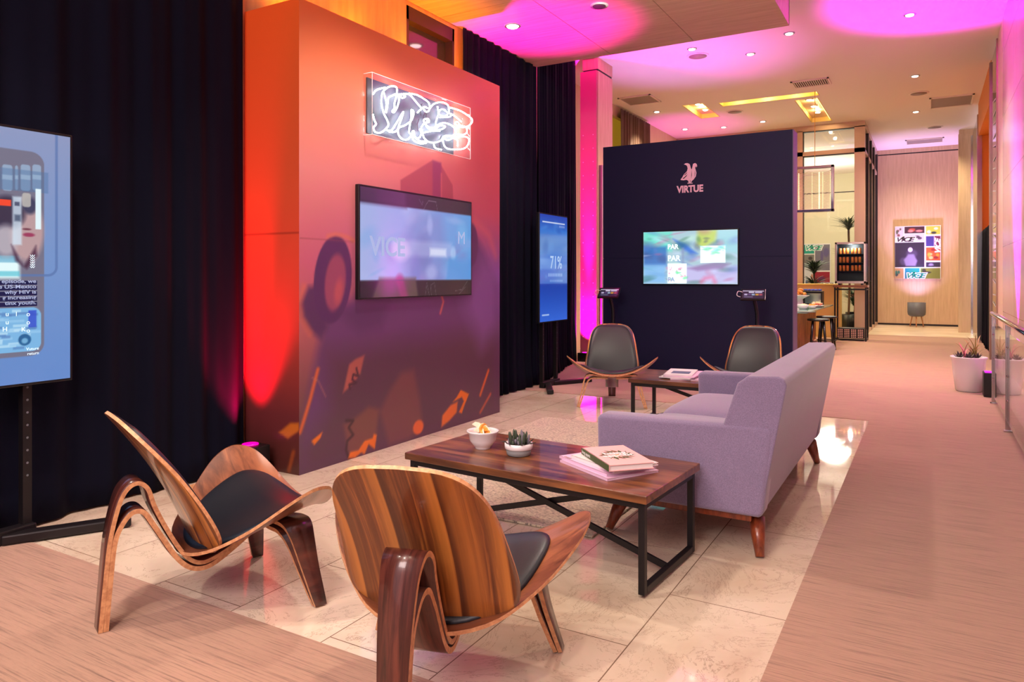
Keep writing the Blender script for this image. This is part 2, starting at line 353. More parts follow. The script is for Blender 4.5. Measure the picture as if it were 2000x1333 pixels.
# painting a printed picture or a screen picture: fine grid, one colour per vertex
class Canvas:
    def __init__(s, w, h, res, col=(0.5, 0.5, 0.5)):
        s.w, s.h = w, h; s.nx = max(2, int(w / res)); s.ny = max(2, int(h / res))
        x = np.linspace(0, w, s.nx + 1); y = np.linspace(0, h, s.ny + 1); s.X, s.Y = np.meshgrid(x, y)
        s.c = np.zeros(s.X.shape + (3,)); s.c[:] = np.array(col)
    def blend(s, a, col):
        a = np.clip(a, 0, 1)[..., None]; s.c = s.c * (1 - a) + np.array(col) * a
    def rect(s, x0, y0, x1, y1, col, a=1.0, e=0.0):
        e = e or 1e-6
        k = np.minimum(np.minimum(s.X - x0, x1 - s.X), np.minimum(s.Y - y0, y1 - s.Y)); s.blend(np.clip(k / e + 0.5, 0, 1) * a, col)
    def rrect(s, x0, y0, x1, y1, r, col, a=1.0, e=0.003, line=0):
        qx = np.abs(s.X - (x0 + x1) / 2) - (x1 - x0) / 2 + r; qy = np.abs(s.Y - (y0 + y1) / 2) - (y1 - y0) / 2 + r
        d = np.hypot(np.maximum(qx, 0), np.maximum(qy, 0)) + np.minimum(np.maximum(qx, qy), 0) - r
        if line: d = np.abs(d) - line / 2
        s.blend(np.clip(-d / e + 0.5, 0, 1) * a, col)
    def ell(s, cx, cy, rx, ry, col, a=1.0, e=0.2, rot=0.0):
        dx, dy = s.X - cx, s.Y - cy; u = dx * math.cos(rot) + dy * math.sin(rot); v = -dx * math.sin(rot) + dy * math.cos(rot)
        s.blend((1 - np.hypot(u / rx, v / ry)) / e * a if a == 1 else np.clip((1 - np.hypot(u / rx, v / ry)) / e, 0, 1) * a, col)
    def poly(s, P, col, a=1.0, e=0.02):
        inside = np.zeros(s.X.shape, bool); dist = np.full(s.X.shape, 1e9)
        for (x0, y0), (x1, y1) in zip(P, P[1:] + P[:1]):
            if y0 != y1:
                c = ((y0 > s.Y) != (y1 > s.Y)) & (s.X < (x1 - x0) * (s.Y - y0) / (y1 - y0) + x0); inside ^= c
            L = (x1 - x0) ** 2 + (y1 - y0) ** 2 + 1e-12
            t = np.clip(((s.X - x0) * (x1 - x0) + (s.Y - y0) * (y1 - y0)) / L, 0, 1)
            dist = np.minimum(dist, np.hypot(s.X - x0 - t * (x1 - x0), s.Y - y0 - t * (y1 - y0)))
        sd = np.where(inside, dist, -dist); s.blend(np.clip(sd / e + 0.5, 0, 1) * a, col)
    def line(s, P, wd, col, a=1.0, e=0.006):
        dist = np.full(s.X.shape, 1e9)
        for (x0, y0), (x1, y1) in zip(P, P[1:]):
            L = (x1 - x0) ** 2 + (y1 - y0) ** 2 + 1e-12
            t = np.clip(((s.X - x0) * (x1 - x0) + (s.Y - y0) * (y1 - y0)) / L, 0, 1)
            dist = np.minimum(dist, np.hypot(s.X - x0 - t * (x1 - x0), s.Y - y0 - t * (y1 - y0)))
        s.blend(np.clip((wd / 2 - dist) / e + 0.5, 0, 1) * a, col)
    def blotch(s, seed, scale, cols, a=0.5, box=None):
        rg = np.random.RandomState(seed)
        for c in cols:
            for _ in range(scale):
                cx, cy = rg.rand() * s.w, rg.rand() * s.h; rx, ry = (0.03 + 0.14 * rg.rand()) * s.w, (0.02 + 0.1 * rg.rand()) * s.h
                if box: cx, cy = box[0] + rg.rand() * (box[2] - box[0]), box[1] + rg.rand() * (box[3] - box[1]); rx *= .4; ry *= .5
                s.ell(cx, cy, rx, ry, c, a, 0.7, (rg.rand() - .5))
    def mesh(s, fn, name, m, parent=None):
        ny, nx = s.X.shape; P = np.array([fn(0, 0), fn(1, 0), fn(0, 1)], float)
        co = P[0] + s.X[..., None] * (P[1] - P[0]) + s.Y[..., None] * (P[2] - P[0])
        idx = np.arange(nx * ny).reshape(ny, nx)
        f = np.stack([idx[:-1, :-1], idx[:-1, 1:], idx[1:, 1:], idx[1:, :-1]], -1).reshape(-1, 4)
        me = bpy.data.meshes.new(name); me.from_pydata(co.reshape(-1, 3).tolist(), [], f.tolist())
        at = me.color_attributes.new('Col', 'FLOAT_COLOR', 'POINT')
        c = np.clip(s.c, 0, 1.6); l = np.where(c <= 0.04045, c / 12.92, ((c + 0.055) / 1.055) ** 2.4)
        rgba = np.ones((ny * nx, 4), np.float32); rgba[:, :3] = l.reshape(-1, 3); at.data.foreach_set('color', rgba.ravel())
        return link(name, me, m, parent)
def c8(r, g, b): return (r / 255, g / 255, b / 255)

# ------------------------------------------------------------------ the setting
LX = -3.94; CEIL = 4.5
kind(MB().box((-8, 1.8, -0.1), (-0.45, 6.94, 0.0)).build('floor', M['tile']))
fc = MB().box((-8, -5, -0.1), (0.62, 1.8, 0.004)).box((-0.45, 1.8, -0.1), (0.62, 6.94, 0.004)).box((-8, 6.94, -0.1), (1.6, 17.2, 0.004))
kind(fc.build('floor', M['carpet']))
M['hallfloor'] = mat('hall_floor', rgb(214, 196, 166), 0.3)
base(M['hallfloor'], ramp(M['hallfloor'], noise(M['hallfloor'], coords(M['hallfloor'], (1, 5, 1)), 1.2, 4), [(0.35, rgb(190, 166, 130)), (0.65, rgb(232, 220, 198))]))
kind(MB().box((-8, 17.2, -0.1), (1.6, 27, 0.005)).build('floor', M['hallfloor']))
# high ceiling with its recesses cut out, in strips
slot = (-3.43, 13.66, -1.70, 13.98); b1 = (-4.08, 13.5, -3.68, 14.84); b2 = (-2.16, 14.15, -1.75, 16.38)
holes = [slot, b1, b2]
def slab_with_holes(x0, y0, x1, y1, z0, z1, holes, mb):
    xs = sorted({x0, x1, *[h[0] for h in holes], *[h[2] for h in holes]}); ys = sorted({y0, y1, *[h[1] for h in holes], *[h[3] for h in holes]})
    for a, b in zip(xs, xs[1:]):
        run = None
        for c, d in zip(ys, ys[1:]):
            mx, my = (a + b) / 2, (c + d) / 2
            hole = any(h[0] < mx < h[2] and h[1] < my < h[3] for h in holes)
            if hole:
                if run: mb.box((a, run[0], z0), (b, run[1], z1)); run = None
            else: run = (run[0], d) if run else (c, d)
        if run: mb.box((a, run[0], z0), (b, run[1], z1))
    return mb
kind(slab_with_holes(-5.3, -3, 1.7, 27, CEIL, CEIL + .3, holes, MB()).build('ceiling', M['ceil']))
# lowered wooden soffit over the lounge
sf = MB()
sx = [-3.93, -3.88 + 0.0, -2.98, -2.08, -1.16]; sy = [-3.0, 0.05, 2.75, 5.46, 7.31]
for a, b in zip([-3.93, -2.98, -2.08], [-2.98, -2.08, -1.16]):
    for c, d in zip(sy, sy[1:]): sf.box((a + .003, c + .003, 3.65), (b - .003, d - .003, 3.68))
sf.box((-3.93, -3, 3.668), (-1.162, 7.305, 4.5)).box((-1.19, -3, 3.652), (-1.16, 7.31, 4.5)).box((-3.93, 7.28, 3.652), (-1.16, 7.31, 4.5))
kind(sf.build('ceiling', M['soffit']))
# left wall with the dark window above the mural box
M['wallleft'] = panel_wood('left_wall_wood', rgb(214, 160, 112), rgb(190, 138, 94), (8, 8, 1))
slab = MB()
slab.box((LX - .12, -3, 0), (LX, 4.98, CEIL)).box((LX - .12, 5.72, 0), (LX, 7.3, CEIL)).box((LX - .12, 4.98, 0), (LX, 5.72, 2.7)).box((LX - .12, 4.98, 3.62), (LX, 5.72, CEIL))
kind(slab.build('wall_left', M['wallleft']))
w = MB().box((LX - .1, 4.98, 2.7), (LX - .09, 5.72, 3.62)); kind(w.build('window_1', M['darkglass']))
w = MB()
for a, b in (((4.98, 2.7), (5.02, 3.62)), ((5.69, 2.7), (5.72, 3.62)), ((4.98, 3.5), (5.72, 3.62))): w.box((LX - .11, a[0], a[1]), (LX - .005, b[0], b[1]))
kind(w.build('trim_1', mat('dark_window_frame', rgb(58, 32, 36), 0.5)))
# deeper left wall (behind the black wall): pale panel, tall window niche, pink panel
dl = MB().box((-5.3, 7.18, 0), (-5.17, 12.0, CEIL)).box((-5.3, 12.0, 0), (-5.17, 14.7, 1.0)).box((-5.3, 14.7, 0), (-5.17, 27, CEIL)).box((-5.3, 12, 4.3), (-5.17, 14.7, CEIL))
dl.box((-5.17, 7.18, 0), (-4.06, 7.3, CEIL))
kind(dl.build('wall_left', M['wallwood']))
kind(MB().box((-5.3, 12.0, 1.0), (-5.26, 14.7, 4.3)).build('window_2', mat('window_glow', rgb(150, 120, 40), 0.3, emit=rgb(170, 130, 30), es=0.5)))
# column, panelled, with a reveal near the ceiling
co = MB().box((-4.5, 9.9, 0), (-4.25, 10.46, 4.30)).box((-4.49, 9.91, 4.30), (-4.26, 10.45, 4.33), 1).box((-4.5, 9.9, 4.33), (-4.25, 10.46, 4.5))
co.box((-4.52, 9.86, 0), (-4.26, 9.9, 4.30), 4).box((-4.25, 9.93, 0), (-4.20, 10.46, 2.9), 2)
for k in range(16):
    for xx in (-4.47, -4.31):
        z = 0.35 + k * 0.2
        co.add([(xx + .008 * math.cos(t), 9.855, z + .008 * math.sin(t)) for t in [i * PI / 3 for i in range(6)]], [(0, 1, 2, 3, 4, 5)], 3)
kind(co.build('wall_column', [M['column'], M['gasket'], mat('mauve_panel', rgb(168, 120, 140), 0.4), M['white'], mat('pink_lit_panel', rgb(186, 104, 124), 0.4)]))  # front panel carries the pink of the uplight in its colour
# far wall, hall, glass room
FY = 20.9
kind(MB().box((-1.16, FY, 0), (0.72, FY + .1, 4.36)).box((-1.16, FY + .01, 4.36), (0.72, FY + .1, 4.39), 1).box((-1.16, FY, 4.39), (0.72, FY + .1, CEIL)).box((-1.16, FY + .03, .06), (0.72, FY + .1, 0.1), 1).build('wall_back', [M['wallwood'], M['gasket']]))
kind(MB().box((-1.16, FY - .008, 0), (0.7, FY, .05)).build('baseboard_back', M['gasket']))
kind(MB().box((-5.2, 25.0, 0), (-1.0, 25.1, 3.9)).box((-5.2, 24.99, 3.9), (-1.0, 25.1, 3.93), 1).box((-5.2, 25.0, 3.93), (-1, 25.1, CEIL)).build('wall_back', [M['roomwall'], M['gasket']]))
kind(MB().box((-1.16, FY + .1, 0), (-1.06, 25, CEIL)).build('wall_room', M['roomwall']))
GY = 16.7
gl = MB(); gk = MB(); pane = MB()
gl.box((-5.17, GY, 4.38), (-1.16, GY + .12, CEIL))
posts = [(-5.17, -5.07), (-3.85, -3.79), (-2.60, -2.54), (-1.36, -1.16)]
# post next to the black wall seen at its edge
posts[2] = (onY(1557, 400, GY)[0], onY(1568, 400, GY)[0])
for a, b in posts: gl.box((a, GY, 0), (b, GY + .12, 4.4))
zt = onY(1640, 300, GY)[2]
gl.box((-5.17, GY, zt), (-1.16, GY + .12, zt + .09)); gl.box((-5.17, GY, 0), (-1.16, GY + .12, .08))
for (a, b), (c, d) in zip(posts, posts[1:]):
    for z0, z1 in ((.08, zt), (zt + .09, 4.38)):
        pane.box((b, GY + .055, z0), (c, GY + .065, z1))
        gk.box((b, GY - .002, z1 - .02), (c, GY + .1, z1)); gk.box((b, GY - .002, z0), (b + .015, GY + .1, z1))
kind(gl.build('trim_2', M['frame'])); kind(gk.build('trim_3', M['gasket'])); kind(pane.build('window_3', M['glass']))
gl = MB(); gk = MB(); pane = MB()
gl.box((-1.36, GY + .12, 4.38), (-1.16, FY, CEIL)); gl.box((-1.26, GY + .12, zt), (-1.16, FY, zt + .07)); gl.box((-1.26, GY + .12, 0), (-1.16, FY, .08))
ys = [GY + .12, 17.75, 18.75, 19.75, FY]
for y in ys[1:]: gl.box((-1.26, y - .1, 0), (-1.15, y, 4.4))
for a, b in zip(ys, ys[1:]):
    gk.box((-1.20, b - .18, .08), (-1.148, b - .1, 4.38)); pane.box((-1.21, a, .08), (-1.20, b - .18, 4.38))
kind(gl.build('trim_4', M['frame'])); kind(gk.build('trim_5', M['gasket'])); kind(pane.build('window_4', M['glass']))
kind(MB().tube([(-1.12, 17.45, .85), (-1.09, 17.45, .87), (-1.09, 17.45, 1.13), (-1.12, 17.45, 1.15)], .012).build('trim_6', M['gasket']))
# right side: stone wall on a low plinth, dark glass doors, wooden end
kind(MB().box((0.80, -3, 0), (1.0, 10.95, CEIL)).build('wall_right', M['stone']))
kind(MB().box((0.80, 10.95, 0), (1.0, 11.7, CEIL)).build('wall_right', mat('lit_stone', rgb(236, 206, 196), 0.3)))  # same stone made paler, its different lighting put into the colour
kind(MB().box((0.60, -3, 0), (0.80, 9.6, 0.13)).build('trim_7', M['stone']))
kind(MB().box((0.62, -3, -.1), (1.6, 6.94, 0.004)).build('floor', M['carpet']))
kind(MB().box((0.80, 11.7, 0), (0.86, 13.0, 4.45)).build('door_1', M['darkglass']))
kind(MB().box((0.78, 12.92, 0), (0.86, 13.02, 4.45)).box((0.78, 11.66, 0), (0.86, 11.72, 4.45)).build('trim_8', M['bronze']))
kind(MB().box((0.80, 16.2, 0), (0.86, 18.6, 4.3)).build('door_2', M['darkglass']))
kind(MB().box((0.78, 16.15, 0), (0.86, 16.3, 4.3)).box((0.78, 18.5, 0), (0.86, 18.62, 4.3)).build('trim_9', M['chrome']))
kind(MB().box((0.80, 13.0, 3.9), (1.0, 16.2, CEIL)).box((1.45, 12.9, 0), (1.5, 16.3, CEIL)).box((0.86, 16.2, 0), (1.5, 16.25, CEIL)).box((0.86, 12.95, 0), (1.5, 13.0, CEIL)).build('wall_right', mat('amber_wall', rgb(220, 130, 30), 0.6)))
light('POINT', (1.2, 15.0, 3.0), 7, (1.0, .5, .1), None, .1)
kind(MB().box((0.56, 18.8, 0), (1.0, 18.95, CEIL - .1)).box((0.57, 18.82, CEIL - .1), (1, 18.95, CEIL)).box((0.68, 18.95, 0), (0.76, FY, 2.6)).box((0.72, 18.95, 2.6), (0.8, FY, CEIL)).build('wall_right', M['wallwood']))

# recesses in the high ceiling, with glowing edges and little lamps
def recess(h, n, dpt, name, nlamp, amber):
    x0, y0, x1, y1 = h; mb = MB()
    z = CEIL; t = .02
    mb.box((x0 + .004, y0 + .004, z + dpt), (x1 - .004, y1 - .004, z + dpt + .02), 1)
    e = .004
    for a, b in (((x0 + e, y0 + e, z + .001), (x0 + t, y1 - e, z + dpt)), ((x1 - t, y0 + e, z + .001), (x1 - e, y1 - e, z + dpt)), ((x0 + t, y0 + e, z + .001), (x1 - t, y0 + t, z + dpt)), ((x0 + t, y1 - t, z + .001), (x1 - t, y1 - e, z + dpt))): mb.box(a, b)
    kind(mb.build('ceiling', [M['cove'], M['cove'] if name else M['soffit']]))
    st = MB().box((x0 + .03, y0 + .03, z + .035), (x1 - .03, y0 + .045, z + .045)).box((x1 - .045, y0 + .05, z + .035), (x1 - .03, y1 - .03, z + .045))
    return tag(st.build('light_strip', M['led']), n, 'light strip')
recess(slot, 'glowing amber strip inside the long narrow ceiling slot', .07, 1, 0, 1)
recess(b1, 'amber strip in the short ceiling recess holding two lamps', .09, 0, 2, 1)
recess(b2, 'amber strip in the ceiling recess holding three lamps', .09, 0, 3, 1)
for x, y, e in ((-2.6, 13.8, 12), (-2.1, 13.8, 8), (-3.1, 13.8, 8), (-3.88, 14.2, 10), (-1.95, 14.7, 8), (-1.95, 15.6, 10)): light('POINT', (x, y, CEIL + .05), e * .7, (1.0, .74, .34), None, .04)
def downlight(x, y, z, label, group, lit=True, r=.05):
    t = thing('ceiling_lamp', label, 'ceiling lamp', (x, y, z), 0, group)
    MB().lathe([(r + .022, -.006), (r + .022, 0), (r, 0.0), (r, -.008), (r + .018, -.009)], n=20).build('trim_ring', M['white'], t)
    MB().lathe([(r * .5, -.022), (r * .85, -.018), (r, -.008), (r, -.003)], n=20).build('bulb', M['lamp'] if lit else M['ventdark'], t)
    return t
names = ['small lit downlight closest to the bright magenta patch of ceiling', 'small lit downlight just past the outer corner of the wooden soffit', 'small lit downlight between the soffit corner and the louvred vent',
         'dazzling downlight by the round speaker at the soffit edge', 'small downlight beside the square grille left of the amber recesses', 'small lit downlight right of the louvred vent', 'bright downlight in front of the large grey ceiling panel',
         'downlight above the top edge of the black partition, in its middle', 'downlight in the magenta glow at the far left of the high ceiling', 'downlight over the right half of the black partition']
for (x, y), n in zip(HI[:10], names): downlight(x, y, CEIL, n, 'small downlights in the white ceiling')
for (x, y) in HI[10:]: pass
for k, (x, y) in enumerate(((-3.88, 13.9), (-3.88, 14.45))): downlight(x, y, CEIL + .088, ('front', 'rear')[k] + ' lamp of the pair in the short amber ceiling recess', 'lamps in the amber recesses')
for k, (x, y) in enumerate(((-1.96, 14.6), (-1.96, 15.2), (-1.96, 15.8))): downlight(x, y, CEIL + .088, ('front', 'middle', 'rear')[k] + ' lamp of the three in the ceiling recess near the glass room', 'lamps in the amber recesses')
downlight(-3.45, 5.98, 3.65, 'lit downlight in the magenta patch on the wooden soffit', 'soffit downlights', True, .06)
downlight(-2.53, 5.92, 3.65, 'unlit downlight in the bare wooden part of the soffit', 'soffit downlights', False, .06)
def disc(x, y, label):
    t = thing('ceiling_speaker', label, 'ceiling speaker', (x, y, CEIL), 0, 'round ceiling speakers')
    MB().lathe([(.15, -.012), (.16, -.006), (.16, 0), (.0001, 0)], n=32).build('rim', M['ceil'], t); MB().lathe([(.13, -.014), (.13, -.012)], n=32).build('mesh_cover', M['grille'], t)
disc(-2.95, 10.57, 'round speaker in the ceiling at the soffit edge, by the dazzling lamp'); disc(-0.16, 14.69, 'round speaker in the ceiling near the grey panel on the right'); disc(-3.32, 14.52, 'round speaker in the ceiling between the two lamp recesses'); disc(0.1, 18.2, 'round speaker in the ceiling of the far hall')
def panel(x0, y0, x1, y1, label, slats=0, dark=False):
    t = thing('ceiling_vent', label, 'vent', ((x0 + x1) / 2, (y0 + y1) / 2, CEIL)); w, d = (x1 - x0) / 2, (y1 - y0) / 2; f = .03
    MB().box((-w, -d, -.02), (w, -d + f, 0)).box((-w, d - f, -.02), (w, d, 0)).box((-w, -d, -.02), (-w + f, d, 0)).box((w - f, -d, -.02), (w, d, 0)).build('frame', M['ceil'], t)
    MB().box((-w + f, -d + f, -.008), (w - f, d - f, -.001)).build('backing', M['ventdark'] if dark else M['grille'], t)
    if slats:
        s = MB()
        for k in range(slats):
            x = -w + f + (2 * w - 2 * f) * (k + .5) / slats; s.bar((x, -d + f, -.014), (x, d - f, -.014), .012, .006)
        s.build('louvres', M['ceil'], t)
panel(-2.01, 12.76, -1.42, 13.2, 'louvred white vent in the ceiling before the amber slot', 16, True)
panel(-4.92, 12.35, -4.3, 12.97, 'square grey grille in the ceiling right of the column')
panel(0.0, 15.2, 0.70, 16.1, 'large grey panel in the ceiling near the right wall')
panel(-0.5, 19.6, 0.3, 20.2, 'white access panel in the ceiling by the far wall')

# ------------------------------------------------------------------ curtains
def curtain(path, z0, z1, label, m, per=0.16, amp=0.045, name='curtain', seed=1, puddle=0.05, cat='curtain', nz=26):
    rg = random.Random(seed); pts = [Vector((*p, 0)) for p in path]; seg = [(b - a).length for a, b in zip(pts, pts[1:])]; L = sum(seg)
    n = int(L / 0.011); ph = 0; phs = []
    for i in range(n + 1):
        phs.append(ph); ph += 2 * PI * (L / n) / (per * (0.75 + 0.5 * (0.5 + 0.5 * math.sin(i * 0.021 + seed))))
    vs = []
    for k in range(nz + 1):
        q = k / nz; z = z0 + (z1 - z0) * (1 - (1 - q) ** 1.0)
        for i in range(n + 1):
            s = L * i / n; j = 0; r = s
            while j < len(seg) - 1 and r > seg[j]: r -= seg[j]; j += 1
            d = (pts[j + 1] - pts[j]).normalized(); p = pts[j] + d * r; nn = Vector((d.y, -d.x, 0))
            fl = amp * (0.55 + 0.45 * (1 - q)) * (math.sin(phs[i] + 0.5 * math.sin(q * 3 + i * .01)) + 0.35 * math.sin(2.3 * phs[i] + 1.3 + q))
            fl += 0.012 * math.sin(s * 3.1 + q * 2.0) * (1 - q)
            if q < .06: fl += puddle * (1 - q / .06) * (0.6 + 0.5 * math.sin(s * 7 + seed))
            p = p + nn * fl; vs.append((p.x, p.y, z))
    fs = [(k * (n + 1) + i, k * (n + 1) + i + 1, (k + 1) * (n + 1) + i + 1, (k + 1) * (n + 1) + i) for k in range(nz) for i in range(n)]
    o = MB().add(vs, fs, 0, True).build(name, m); o.modifiers.new('thickness', 'SOLIDIFY').thickness = 0.004
    return tag(o, label, cat)
curtain([(-3.885, -1.4), (-3.885, 3.21)], .012, 3.64, 'black velvet curtain behind the big portrait display at the left edge', M['drape'], per=.34, amp=.022, seed=3, puddle=.02)
curtain([(-3.885, 5.77), (-3.885, 7.275)], .012, 3.64, 'black velvet curtain emerging right behind the mural box, under the wooden soffit', M['drape'], per=.15, amp=.024, seed=5, puddle=.02)
curtain([(-3.892, 7.30), (-4.08, 8.1), (-4.50, 9.60)], .012, 4.46, 'taller black velvet curtain between the portrait display and the pink column', M['drape'], per=.13, amp=.024, seed=6, puddle=.02)
curtain([(-5.08, 12.9), (-5.08, 14.55)], .02, 4.44, 'brown pleated curtain at the tall window beyond the pink column', M['drape_warm'], per=.14, amp=.03, seed=8, puddle=0)

# ------------------------------------------------------------------ mural box
box = thing('exhibition_box', 'tall orange freestanding wall box printed with a large headphones mural', 'display wall', (-3.67, 4.47, 0))
BX, BY0, BY1, BH = -3.42, 3.25, 5.69, 3.0
loc = lambda x, y, z: (x + 3.67, y - 4.47, z)
MB().box(loc(-3.92, BY0 + .002, 0), loc(BX - .002, BY1, BH - .002)).build('carcass', M['blackprint'], box)
def mu(u, v): p = onX(u, v, BX); return (p[1] - BY0, p[2])
cv = Canvas(BY1 - BY0, BH, 0.01)
T = cv.Y / BH; U = cv.X / (BY1 - BY0)
def grad(keys, t):
    ks = [k for k, _ in keys]; return np.stack([np.interp(t, ks, [c[i] / 255 for _, c in keys]) for i in range(3)], -1)
gl_ = grad([(0, (84, 66, 72)), (.12, (104, 70, 76)), (.3, (176, 100, 102)), (.45, (198, 104, 126)), (.65, (222, 142, 138)), (.85, (236, 140, 100)), (1, (218, 106, 54))], T)
gr_ = grad([(0, (84, 54, 58)), (.25, (100, 64, 116)), (.42, (134, 92, 176)), (.6, (200, 98, 118)), (.85, (232, 108, 96)), (1, (240, 128, 80))], T)
cv.c = gl_ * (1 - U[..., None]) + gr_ * U[..., None]
def P(*pts): return [mu(*p) for p in pts]
cv.poly(P((628, 652), (640, 600), (690, 585), (740, 500), (800, 420), (900, 420), (925, 455), (945, 490), (973, 560), (973, 805), (585, 930), (585, 870), (600, 790), (612, 720)), c8(98, 64, 116), .9, .10)
cv.poly(P((640, 690), (973, 640), (973, 812), (585, 940), (588, 880), (640, 800)), c8(86, 60, 70), .75, .22)
cv.poly(P((905, 590), (940, 500), (973, 520), (973, 640), (940, 680)), c8(140, 100, 172), .7, .25)
cv.poly(P((782, 352), (845, 313), (860, 320), (884, 362), (886, 410), (783, 400)), c8(176, 82, 96), .9, .012)
cv.poly(P((845, 313), (862, 318), (862, 400), (845, 400)), c8(150, 66, 108), .8, .02)
cv.line(P((862, 340), (862, 385)), .02, c8(206, 110, 110), .8, .01)
cv.poly(P((585, 596), (602, 560), (618, 560), (632, 600), (640, 640), (628, 664), (606, 648), (590, 620)), c8(82, 54, 96), .95, .05)
cv.line(P((594, 560), (586, 590), (590, 622), (606, 650)), .03, c8(224, 120, 84), .6, .05)
cx, cy = mu(651, 546); ex = abs(mu(690, 532)[0] - mu(615, 532)[0]) / 2; ey = abs(mu(652, 457)[1] - mu(652, 636)[1]) / 2
cv.ell(cx, cy, ex, ey, c8(84, 52, 98), 1.0, .06, -.14); cv.ell(cx + .02, cy - .02, ex * .6, ey * .7, c8(150, 78, 104), 1.0, .2, -.14); cv.ell(cx + .05, cy - .08, ex * .3, ey * .4, c8(196, 96, 96), .7, .6, -.2)
cv.line(P((640, 462), (655, 458), (676, 462), (690, 470)), .03, c8(214, 124, 104), .8, .02)
cv.poly(P((660, 610), (700, 590), (760, 590), (745, 640), (700, 650)), c8(84, 54, 96), .7, .1)
cv.ell(*mu(921, 478), .11, .2, c8(96, 60, 108), .9, .15)
cv.line(P((925, 430), (955, 460), (968, 500)), .05, c8(228, 128, 120), .5, .08)
cv.poly(P((670, 768), (682, 712), (694, 702), (712, 694), (704, 730), (690, 750)), c8(176, 96, 88), .95, .02)
cv.line(P((696, 720), (700, 735), (690, 732), (688, 742), (696, 748), (682, 752), (684, 760)), .018, c8(70, 44, 60), .95, .01)
cv.poly(P((742, 805), (760, 765), (784, 728), (808, 722), (820, 780), (826, 832), (800, 858), (760, 870)), c8(126, 78, 78), .7, .06)
cv.poly(P((671, 830), (690, 820), (720, 795), (740, 800), (735, 850), (700, 885), (682, 895)), c8(132, 84, 72), .7, .04)
cv.line(P((676, 822), (690, 822), (681, 836), (690, 850), (678, 862), (676, 880), (681, 896)), .02, c8(58, 38, 48), .9, .012)
OR = c8(232, 122, 34)
cv.line(P((621, 722), (606, 780), (594, 820), (586, 845)), .028, c8(216, 106, 56), .9, .02)
cv.line(P((610, 738), (622, 745), (636, 775)), .008, c8(190, 130, 110), .6, .01)
cv.poly(P((608, 862), (630, 844), (626, 856), (614, 870)), OR, .95, .012)
cv.poly(P((680, 896), (684, 884), (700, 880), (712, 862), (728, 856), (730, 848), (736, 850), (732, 878), (720, 868), (712, 888), (706, 884), (694, 894)), OR, .95, .014)
cv.ell(*mu(817, 835), .075, .062, c8(222, 110, 60), 1.0, .25)
cv.poly(P((862, 835), (864, 812), (880, 792), (894, 785), (892, 806), (878, 822)), c8(228, 118, 48), .95, .02)
cv.poly(P((884, 786), (892, 776), (900, 762), (916, 770), (908, 790), (902, 808), (896, 806), (906, 784), (902, 776)), OR, .95, .012)
cv.line(P((954, 724), (948, 742), (938, 772)), .03, c8(226, 112, 50), .9, .02); cv.line(P((958, 770), (938, 806)), .026, c8(206, 98, 60), .8, .02)
cv.line(P((862, 575), (866, 590), (860, 612)), .02, c8(236, 120, 90), .8, .02)
cv.line([mu(586, 466), mu(690, 473)], .008, c8(150, 74, 84), .7, .006)
cv.mesh(lambda a, b: loc(BX, BY0 + a, b), 'mural', M['print'], box)
cs = Canvas(.5, BH, 0.012); t = cs.Y / BH
cs.c = grad([(0, (70, 34, 30)), (.12, (96, 40, 44)), (.3, (176, 60, 50)), (.6, (200, 86, 52)), (1, (216, 96, 40))], t)
cs.poly([(.32, .25), (.42, .32), (.5, .33), (.5, .28), (.4, .22)], c8(200, 110, 30), .8, .02); cs.line([(0, 1.52), (.5, 1.52)], .008, c8(70, 20, 20), .7, .006)
cs.line([(.41, .02), (.45, .14)], .03, c8(150, 70, 30), .7, .02)
cs.mesh(lambda a, b: loc(-3.92 + a, BY0, b), 'side_print', M['print'], box)
# tv on the mural box
tv = thing('television', 'wide wall television showing a washed-out blue picture on the mural box', 'television', (BX, 4.47, 1.485))
l2 = lambda x, y, z: (x - BX, y - 4.47, z - 1.485)
MB().box(l2(BX, 3.76, 1.09), l2(BX + .035, 5.17, 1.885)).build('housing', M['plastic'], tv, .004)
cv = Canvas(1.385, .77, .0075); t = cv.Y / .77; u = cv.X / 1.385
sk = grad([(0, (158, 176, 224)), (.5, (128, 158, 220)), (1, (80, 150, 214))], u); cv.c = sk
cv.blotch(4, 12, [c8(150, 170, 226), c8(120, 120, 190), c8(176, 190, 232), c8(88, 160, 216)], .3)
cv.poly([(.55, .0), (.45, .42), (.62, .66), (.95, .66), (1.02, .4), (.95, .06)], c8(122, 122, 188), .45, .12)
cv.ell(.72, .33, .14, .2, c8(96, 104, 170), .45, .6); cv.ell(.82, .18, .1, .08, c8(170, 176, 226), .6, .6); cv.ell(.7, .1, .1, .1, c8(150, 120, 190), .5, .8)
cv.rect(.34, .30, 1.1, .42, c8(186, 196, 236), .4, .04); cv.rect(.8, .31, 1.02, .37, c8(226, 234, 250), .7, .03); cv.ell(.44, .34, .14, .10, c8(216, 200, 238), .6, .5); cv.ell(1.12, .34, .05, .07, c8(176, 214, 244), .6, .5); cv.poly([(1.02, .12), (1.4, .12), (1.4, .30), (1.06, .30)], c8(60, 140, 212), .6, .04); cv.ell(.8, .55, .05, .1, c8(170, 180, 232), .6, .6); cv.ell(1.25, .5, .1, .12, c8(110, 180, 230), .5, .6); cv.ell(.62, .2, .08, .16, c8(116, 120, 196), .5, .6)
cv.rect(-1, -1, 2, .12, c8(24, 24, 34), 1, .004); cv.rect(-1, .665, 2, 1, c8(30, 26, 50), 1, .004); cv.rect(-1, .665, .5, 1, c8(62, 44, 74), 1, .05)
cv.poly([(.1, -.05), (.2, .14), (.62, .14), (.66, -.05)], c8(92, 78, 66), .8, .03); cv.line([(.43, .12), (.48, 0)], .09, c8(150, 54, 100), .7, .04)
cv.rect(-1, .1185, 2, .1215, c8(60, 70, 90), .8, .003)
